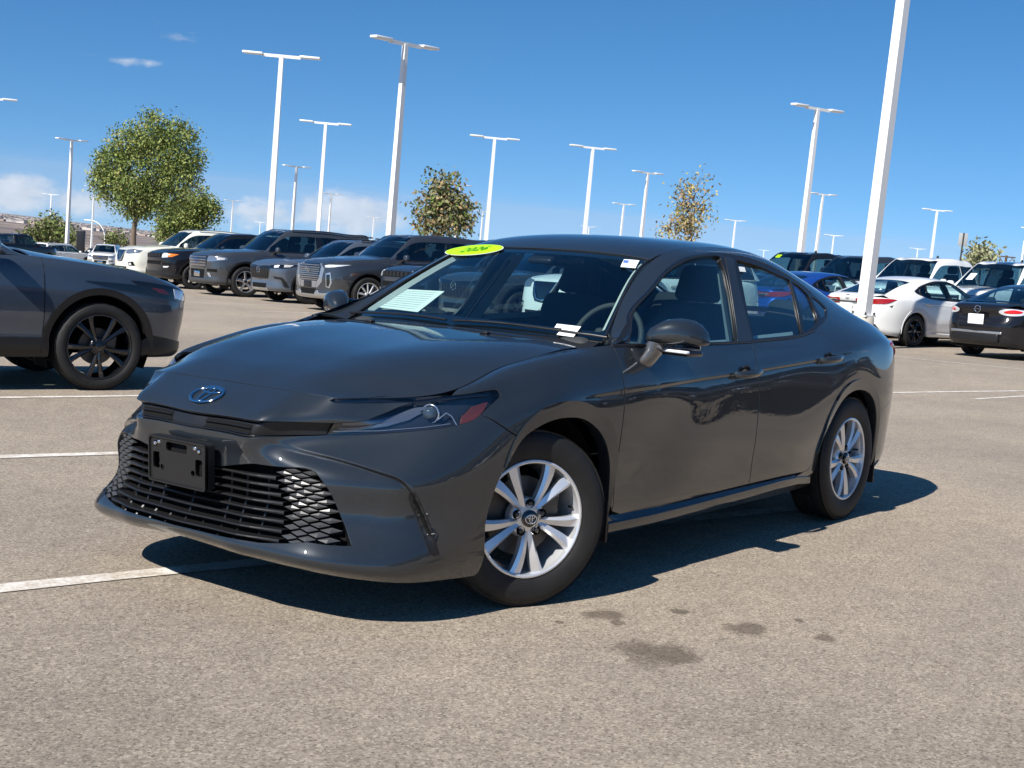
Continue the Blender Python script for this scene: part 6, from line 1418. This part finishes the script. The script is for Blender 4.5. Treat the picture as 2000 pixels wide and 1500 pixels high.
# ================================================================ lamp posts
M_POLE = mat('white_pole_paint', (.80, .80, .78), .38)
M_CONC = mat('concrete', (.50, .46, .39), .85); M_LENS = mat('lamp_panel', (.70, .71, .72), .3)
UP = np.array(UPV); LP = 'white lamp posts in the car park'
def axes_from(ang):
    x = np.array([math.cos(ang), math.sin(ang), 0]); x = x-UP*np.dot(x, UP); x /= np.linalg.norm(x); return x, np.cross(UP, x)
RG = CM[0]*np.array([1, 1, 0]); RG /= np.linalg.norm(RG); RANG = math.atan2(RG[1], RG[0])
def lamp_post(u, v, span, label, D=None, H=9.6, ang=None, wid=.16, base=False, foot=None):
    """u, v: image point of the head; the post stands where a post of height H puts it"""
    d = ray(u, v)
    if foot is not None: base_p = foot
    else:
        if D is None: D = (H-CAM_P[2])/d[2]*1.0 if d[2] > .004 else 280
        T = CAM_P+d*D; base_p = T-UP*(T[2]/UP[2]); base_p = base_p+np.array([0, 0, float(gz(base_p[0], base_p[1]))])
    H_ = H if D is None or foot is not None else (CAM_P+d*D-base_p)[2]/UP[2]
    root = empty('lamp_post', tuple(base_p), 0, label, 'lamp post', LP)
    full = 3.3; Dd = float(np.dot(base_p-CAM_P, CM[2])); app = span*Dd/CAM_F; ph = math.acos(min(1, app/full)) if ang is None else ang
    X, Y = axes_from(RANG+ph); o = lambda a, b, c: X*a+Y*b+UP*c
    R = np.array([X, Y, UP]).T
    mb = MB()
    n = 6; Vs = []; w0, w1 = wid, wid*(.80 if base else .62)
    for h, w_ in ((0, w0), (H_*.5, (w0+w1)/2), (H_, w1)):
        for a, b in ((-1, -1), (1, -1), (1, 1), (-1, 1)): Vs.append(o(a*w_, b*w_, h))
    F = [(0, 3, 2, 1), (8, 9, 10, 11)]+[(i*4+j, i*4+(j+1) % 4, (i+1)*4+(j+1) % 4, (i+1)*4+j) for i in range(2) for j in range(4)]
    mb.add(Vs, F).build('pole', M_POLE, root, auto=20)
    MB().box(o(0, 0, H_+.0), (full*.5, .11, .13), R).build('arm', M_POLE, root, auto=20)
    for s_ in (-1, 1):
        hd = MB().add(*rbox(o(s_*(full/2-.42), 0, H_+.05), (.88, .42, .10), .035, R, 2)).build('lamp_head', M_POLE, root, auto=40)
        MB().box(o(s_*(full/2-.42), 0, H_-.008), (.62, .30, .012), R).build('lamp_panel', M_LENS, hd)
    if base:
        MB().lathe([(.001, .66), (.22, .66), (.245, .63), (.245, -.05)], 28, 2).build('concrete_base', M_CONC, root, auto=40)
        MB().box(o(0, 0, .68), (.36, .36, .03), R).build('base_plate', M_POLE, root)
        for a, b in ((-1, -1), (1, -1), (1, 1), (-1, 1)): MB().lathe([(.022, 0), (.022, .06), (.001, .07)], 6, 2, o(a*.15, b*.15, .69)).build('anchor_bolt', M_DISC, root)
    return root
PO = [(550, 110, 150, 'tall twin head lamp post left of the middle, over the black SUV'), (792, 86, 110, 'tallest looking lamp post, left of the young leafy tree'), (636, 241, 100, 'lamp post between the two tall left ones, with a tilted head'),
 (966, 270, 94, 'lamp post just right of the young leafy tree'), (1158, 289, 89, 'lamp post rising above the middle of the grey roof'), (1597, 213, 108, 'lamp post above the black pickup'),
 (140, 274, 36, 'lamp post left of the big tree, in front of the white SUV'), (1265, 338, 60, 'lamp post left of the sparse autumn tree'), (1218, 399, 44, 'small lamp post between the middle posts'),
 (1436, 431, 42, 'low distant lamp post right of the autumn tree'), (1607, 380, 58, 'lamp post right behind the black pickup post'), (1628, 460, 42, 'tiny lamp post above the dark grey pickup'),
 (1830, 411, 60, 'lamp post above the white pickup'), (1792, 486, 42, 'very small lamp post low over the white pickup'), (579, 326, 42, 'slim lamp post right of the first tall one'),
 (647, 379, 34, 'small distant lamp post near the clouds'), (455, 392, 28, 'small lamp post right of the big tree'), (100, 380, 46, 'thin lamp post over the round bush'),
 (184, 365, 30, 'lamp post partly behind the left edge of the big tree'), (730, 425, 26, 'tiny lamp post left of the tallest looking one'), (898, 362, 42, 'lamp post seen through the young leafy tree'),
 (943, 413, 32, 'small lamp post beside the young leafy tree'), (1150, 443, 30, 'tiny lamp post touching the grey roof line'), (1492, 489, 30, 'tiny lamp post head above the rear of the grey roof'),
 (-22, 192, 98, 'lamp post whose head shows at the left edge'), (508, 434, 24, 'farthest tiny lamp post left of the first tall one'), (2004, 446, 30, 'lamp post head cut by the right edge')]
for u, v, sp_, lab in PO:
    hor = 517+(u-1014)*.06; D0 = 2596*(9.6-1.275)/max(30, hor-v); lamp_post(u, v, sp_, lab, D=D0, wid=.145)
near = at(1678, 681); dd = float(np.dot(near-CAM_P, CM[2]))
lamp_post(1757, 0, 120, 'nearest lamp post with round concrete base, behind the boot of the grey sedan', foot=near*np.array([1, 1, 0]), H=10.6, wid=.112, base=True, ang=.7)
# curved street lamp, sign, dark pillar and utility pole far off
q = at_d(205, 470, 120); b0 = q-UP*(q[2]+2); h_ = float(np.dot(at_d(200, 432, 120)-b0, UP))
cl = empty('street_lamp', tuple(b0), 0, 'thin curved street lamp left of the big tree trunk', 'street lamp'); X, Y = axes_from(RANG)
ptube(list(curve([UP*0, UP*h_*.6, UP*h_*.85-X*.2, UP*h_*.98-X*.9, UP*h_*1.0-X*1.5], 16)), list(np.linspace(.10, .05, 16)), 8).build('curved_pole', M_POLE, cl, auto=60); MB().add(*rbox(UP*h_*.995-X*1.6, (.7, .3, .12), .05, np.array([X, Y, UP]).T)).build('lamp_head', M_POLE, cl, auto=40)
q = at_d(158, 470, 105); b0 = q-UP*(q[2]+.9); t_ = at_d(158, 450, 105); pb_ = MB().add(*rbox(b0+UP*(float(np.dot(t_-b0, UP))/2), (.30, .62, float(np.dot(t_-b0, UP))), .04, np.array([Y, X, UP]).T)).build('sign_pillar', M_BLACK, None, auto=40); tag(pb_, 'dark upright sign pillar standing left of the distant white off-road SUV', 'sign')
q = at_d(1876, 505, 44); b0 = q-UP*q[2]; sg = empty('road_sign', tuple(b0), 0, 'grey road sign seen from behind, over the white pickup bonnet', 'sign'); T_ = at_d(1883, 455, 44)-b0; hh = float(np.dot(T_, UP))
ptube([UP*0, UP*hh], .028, 6).build('sign_post', M_DISC, sg); MB().add(*rbox(UP*(hh-.22), (.30, .012, .42), .006, np.array([X, Y, UP]).T)).build('sign_plate', mat('sign_back', (.42, .43, .42), .5), sg)
q = at_d(1963, 520, 190); b0 = q-UP*q[2]; up_ = empty('utility_pole', tuple(b0), 0, 'wooden utility pole with crossarm over the right hand white pickup', 'utility pole'); M_WOOD = mat('weathered_wood', (.10, .06, .035), .9); hh = float(np.dot(at_d(1966, 499, 190)-b0, UP))
ptube([UP*0, UP*hh], .18, 8).build('pole', M_WOOD, up_); MB().box(UP*(hh-.2), (2.6, .18, .18), np.array([X, Y, UP]).T).build('crossarm', M_WOOD, up_)
for s_ in (-1, 1): ptube([UP*(hh-1.5), UP*(hh-.25)+X*s_*1.0], .06, 5).build('brace', M_WOOD, up_)
# ================================================================ trees
def leafmat(nm, c, c2):
    def b_(m, n, l, b):
        t = noise(n, l, 2.3, 3); r = ramp(n, l, t.outputs[0], [(.35, c), (.7, c2)]); l.new(r.outputs[0], b.inputs['Base Color'])
        b.inputs['Subsurface Weight'].default_value = 0
    return mat(nm, c, .6, spec=.3, build=b_)
L_G = leafmat('leaf_green', (.11, .16, .04), (.19, .24, .06)); L_G2 = leafmat('leaf_light', (.28, .32, .09), (.36, .37, .11)); L_Y = leafmat('leaf_yellow', (.42, .34, .12), (.36, .32, .13)); L_OL = leafmat('leaf_olive', (.13, .135, .06), (.26, .24, .12)); L_BR = leafmat('leaf_brown', (.30, .20, .10), (.42, .31, .17)); L_PALE = leafmat('leaf_pale', (.25, .27, .14), (.36, .36, .22))
M_BARK = mat('bark', (.16, .12, .09), .9)
def tree(name, label, D, blobs, trunk, nleaf, ls, mats_, w_, seed=1, hang=0., tr=.14, shell=.55, clump=26, cr=.34, group=None):
    """blobs: image-space lobes (x, y, r) at distance D -> a crown of clumps; trunk: image points from foot to fork"""
    r_ = np.random.default_rng(seed); S_ = D/CAM_F
    foot = at_d(trunk[0][0], trunk[0][1], D); foot = foot-UP*((foot[2]-float(gz(foot[0], foot[1])))/UP[2]); root = empty(name, tuple(foot), 0, label, 'tree', group)
    cs = [(at_d(x, y, D)-foot, r*S_) for x, y, r in blobs]; wts = np.array([c[1]**2 for c in cs]); wts /= wts.sum()
    tp = [np.zeros(3)]+[at_d(x, y, D)-foot for x, y in trunk[1:]]; mb = MB()
    mb.tube(curve(tp, 10) if len(tp) > 2 else tp, list(np.linspace(tr, tr*.6, 10 if len(tp) > 2 else 2)), 8)
    fork = tp[-1]
    nc = max(8, nleaf//clump); C = []; 
    for i in range(nc):
        k = r_.choice(len(cs), p=wts); d = r_.normal(size=3); d /= np.linalg.norm(d); rad = cs[k][1]*(1-(1-shell)*r_.random()**1.4*1.2); C.append(cs[k][0]+d*rad*np.array([1, 1, .95]))
    for (c, rr) in cs:
        mid = fork*.45+c*.55+r_.normal(size=3)*rr*.12; mb.tube(curve([fork-UP*.1, mid, c], 6), list(np.linspace(tr*.5, tr*.12, 6)), 6)
        for q in range(5):
            e = c+r_.normal(size=3)*rr*.55; mb.tube([c*.7+mid*.3, e], [tr*.16, tr*.05], 4)
    mb.build('trunk', M_BARK, root, auto=60)
    V = []; F = []; MI = []; ct = np.mean([c[0] for c in cs], axis=0)
    for c in C:
        mi = r_.choice(len(mats_), p=w_); cd = r_.normal(size=3)
        for j in range(clump):
            p = c+r_.normal(size=3)*cr*.5; s_ = ls*(.6+.8*r_.random()); a = r_.normal(size=3); a /= np.linalg.norm(a); a = a-np.array([0, 0, hang]); a /= np.linalg.norm(a); nn = np.cross(a, r_.normal(size=3)); nn /= np.linalg.norm(nn)+1e-9; bb = nn
            k = len(V); V += [p, p+a*s_*.5+bb*s_*.26, p+a*s_, p+a*s_*.5-bb*s_*.26]; F.append((k, k+1, k+2, k+3)); MI.append(int(mi if r_.random() < .75 else r_.choice(len(mats_), p=w_)))
    meshobj('crown', V, F, None, root, False, mats=mats_, midx=MI)
    return root
tree('broadleaf_tree', 'big round green tree at the left, forked trunk above the white SUV bonnet', 60, [(300, 262, 46), (250, 285, 40), (215, 320, 34), (350, 275, 40), (372, 315, 30), (285, 330, 66), (215, 360, 36), (345, 350, 44), (255, 385, 42), (320, 395, 36), (200, 345, 22), (282, 405, 22)], [(264, 478), (262, 445), (268, 418)], 30000, .125, [L_G, L_G2, L_Y], [.66, .31, .03], 3, .35, .16)
tree('broadleaf_tree', 'lower green tree tucked behind the right side of the big round tree', 66, [(385, 400, 34), (350, 425, 34), (410, 415, 22), (330, 440, 26), (375, 440, 30), (318, 462, 16)], [(350, 500), (355, 460), (360, 440)], 10500, .135, [L_G, L_G2, L_Y], [.66, .30, .04], 4, .3, .12)
tree('bushy_tree', 'wide olive bush tree far left behind the black pickup', 118, [(100, 452, 24), (75, 462, 22), (125, 458, 20), (62, 472, 16), (102, 436, 14), (140, 472, 12)], [(100, 490), (100, 470), (100, 462)], 3600, .30, [L_G, L_OL], [.5, .5], 5, 0, .16, cr=.8)
tree('bushy_tree', 'small olive bush tree left of the big tree trunk', 120, [(224, 466, 13), (214, 472, 9), (236, 473, 9)], [(224, 490), (224, 475), (224, 470)], 1000, .26, [L_OL, L_G], [.6, .4], 6, 0, .1, cr=.6)
tree('young_tree', 'young leafy tree with drooping olive leaves above the windscreen', 46, [(865, 370, 26), (845, 400, 26), (885, 400, 30), (835, 430, 22), (900, 425, 24), (865, 440, 34), (850, 350, 12), (880, 350, 10), (820, 390, 10), (905, 400, 14)], [(865, 500), (864, 450), (862, 420)], 3300, .165, [L_OL, L_BR, L_G], [.60, .22, .18], 7, .8, .06, .2, clump=12, cr=.42)
tree('autumn_tree', 'sparse autumn tree with yellow brown leaves above the grey roof', 50, [(1345, 440, 38), (1375, 410, 20), (1335, 400, 22), (1350, 375, 24), (1380, 375, 14), (1330, 370, 12), (1300, 450, 12), (1365, 350, 14), (1395, 378, 8), (1320, 430, 16)], [(1350, 510), (1350, 460), (1350, 420)], 1500, .14, [L_Y, L_BR, L_OL], [.45, .35, .20], 8, .6, .06, .1, clump=10, cr=.38)
tree('autumn_tree', 'thin pale green tree at the right behind the pickups', 92, [(1915, 502, 22), (1898, 512, 16), (1935, 510, 14), (1915, 490, 12)], [(1915, 530), (1915, 515), (1915, 508)], 1100, .30, [L_PALE, L_OL], [.8, .2], 9, .2, .10, .2, clump=12, cr=.7)
# ================================================================ the valley and the far mesa
def _terr(m, n, l, b):
    t = noise(n, l, .010, 8, .75); t2 = noise(n, l, .0016, 5, .6); r = ramp(n, l, t.outputs[0], [(.38, (.13, .11, .10)), (.50, (.25, .205, .17)), (.60, (.40, .34, .29))]); r2 = ramp(n, l, t2.outputs[0], [(.4, (.62, .62, .70)), (.62, (1.1, 1.05, 1.0))])
    mm = n.new('ShaderNodeMix'); mm.data_type = 'RGBA'; mm.blend_type = 'MULTIPLY'; mm.inputs['Factor'].default_value = 1; l.new(r.outputs[0], mm.inputs['A']); l.new(r2.outputs[0], mm.inputs['B']); l.new(mm.outputs['Result'], b.inputs['Base Color'])
M_TERR = mat('dry_terrain', (.25, .2, .17), .95, spec=.1, build=_terr)
_rt = []
for u_, v_ in ((-400, 372), (-150, 400), (0, 415), (80, 425), (150, 434), (230, 444), (310, 452), (380, 462), (460, 480), (560, 505), (700, 535)):
    r0_ = ray(u_, v_); r0_ = r0_/np.linalg.norm(r0_); _rt.append((math.atan2(r0_[1], r0_[0]), math.asin(np.dot(r0_, UP))))
_rt.sort(); _ra = [q[0] for q in _rt]; _re = [q[1] for q in _rt]
def terr_pt(az, d):
    hd = np.array([math.cos(az), math.sin(az), 0.]); hd = hd-UP*np.dot(hd, UP); hd /= np.linalg.norm(hd)
    pl = CAM_P+np.array([math.cos(az), math.sin(az), 0])*330; pl[2] = -2.4; v = pl-CAM_P; e0 = math.atan2(np.dot(v, UP), np.linalg.norm(v-UP*np.dot(v, UP)))
    az_ = (az+math.pi) % (2*math.pi)-math.pi; er = float(np.interp(az_, _ra, _re, left=_re[0], right=math.radians(-1.2)))+math.radians(.012*math.sin(az*60)+.010*math.sin(az*141)); f = 1-(330/d)**.55; f = f/(1-(330/14000)**.55); e = e0+(er-e0)*f
    if e0 > er: e = min(e0-.004, e)
    return CAM_P+hd*d+UP*d*math.tan(e)
V = []; F = []; na = 240; ds = [300, 400, 560, 800, 1100, 1600, 2300, 3300, 4700, 6600, 9000, 12000, 14000, 15500]
for i in range(na):
    az = 2*math.pi*i/na
    for j, d in enumerate(ds): q = terr_pt(az, min(d, 14000)); q = q if d <= 14000 else q+UP*-500+np.array([math.cos(az), math.sin(az), 0])*1500; V.append(q)
nd = len(ds)
for i in range(na):
    for j in range(nd-1): F.append((i*nd+j, ((i+1) % na)*nd+j, ((i+1) % na)*nd+j+1, i*nd+j+1))
tag(meshobj('valley_terrain', V, F, M_TERR, None, True), kind='structure')
azl = math.atan2(*(ray(-250, 430)[[1, 0]])); azr = math.atan2(*(ray(520, 430)[[1, 0]]))
hm = [mat('house_wall_pale', (.55, .50, .45), .8), mat('house_wall_tan', (.38, .29, .23), .8), mat('house_roof_dark', (.16, .13, .13), .8)]
V = []; F = []; MI = []
for i in range(4200):
    az = rng.uniform(min(azl, azr), max(azl, azr)); d = 2600*(9.5/2.6)**rng.random()**.8; q = terr_pt(az, d); s_ = rng.uniform(5, 13)*(1+.8*(rng.random() < .05)); h = rng.uniform(3, 5.5); a = rng.uniform(0, 3); x = np.array([math.cos(a), math.sin(a), 0])*s_; y = np.array([-math.sin(a), math.cos(a), 0])*s_*.6; k = len(V)
    for z in (-2, h):
        for c_ in (-x-y, x-y, x+y, -x+y): V.append(q+c_+UP*z)
    F += [(k+4, k+5, k+6, k+7)]+[(k+j, k+(j+1) % 4, k+4+(j+1) % 4, k+4+j) for j in range(4)]; mi = rng.choice(3, p=[.5, .3, .2]); MI += [int(2 if rng.random() < .4 else mi)]+[int(mi)]*4
tag(meshobj('distant_town', V, F, None, None, False, mats=hm, midx=MI), 'pale houses scattered over the far valley floor at the left', None, kind='stuff')
# ================================================================ showroom behind the photographer (it shows in the paintwork)
bd = empty('showroom', (22, -46, 0), math.radians(4), 'low white showroom with tall dark windows behind the photographer', 'building')
MB().box((0, 0, 3.0), (64, 16, 6)).build('wall', mat('render_white', (.62, .61, .58), .8), bd); MB().box((0, .6, 6.4), (66, 18, .8)).build('roof_band', mat('band_grey', (.30, .31, .32), .5), bd)
for i in range(14): MB().box((-29+i*4.4, 8.03, 2.3), (3.6, .1, 3.9)).build('window', M_DARKWIN, bd)
print('all', time.time()-T0, len(bpy.data.objects))
# ================================================================ thin air over the valley
HZ = MB().box((0, 0, 0), (34000, 34000, 1), None).build('haze', None, None, auto=None) if True else None
for v_ in HZ.data.vertices: v_.co.z = -1100 if v_.co.z < 0 else 60
mh_ = bpy.data.materials.new('thin_haze'); mh_.use_nodes = True; nn_ = mh_.node_tree.nodes; nn_.clear(); oo_ = nn_.new('ShaderNodeOutputMaterial'); pv_ = nn_.new('ShaderNodeVolumePrincipled')
pv_.inputs['Color'].default_value = (.78, .86, 1, 1); pv_.inputs['Density'].default_value = 2.0e-5; mh_.node_tree.links.new(pv_.outputs[0], oo_.inputs['Volume']); HZ.data.materials.clear(); HZ.data.materials.append(mh_); tag(HZ, kind='stuff')
HZ.rotation_euler = UPV.to_track_quat('Z', 'Y').to_euler()
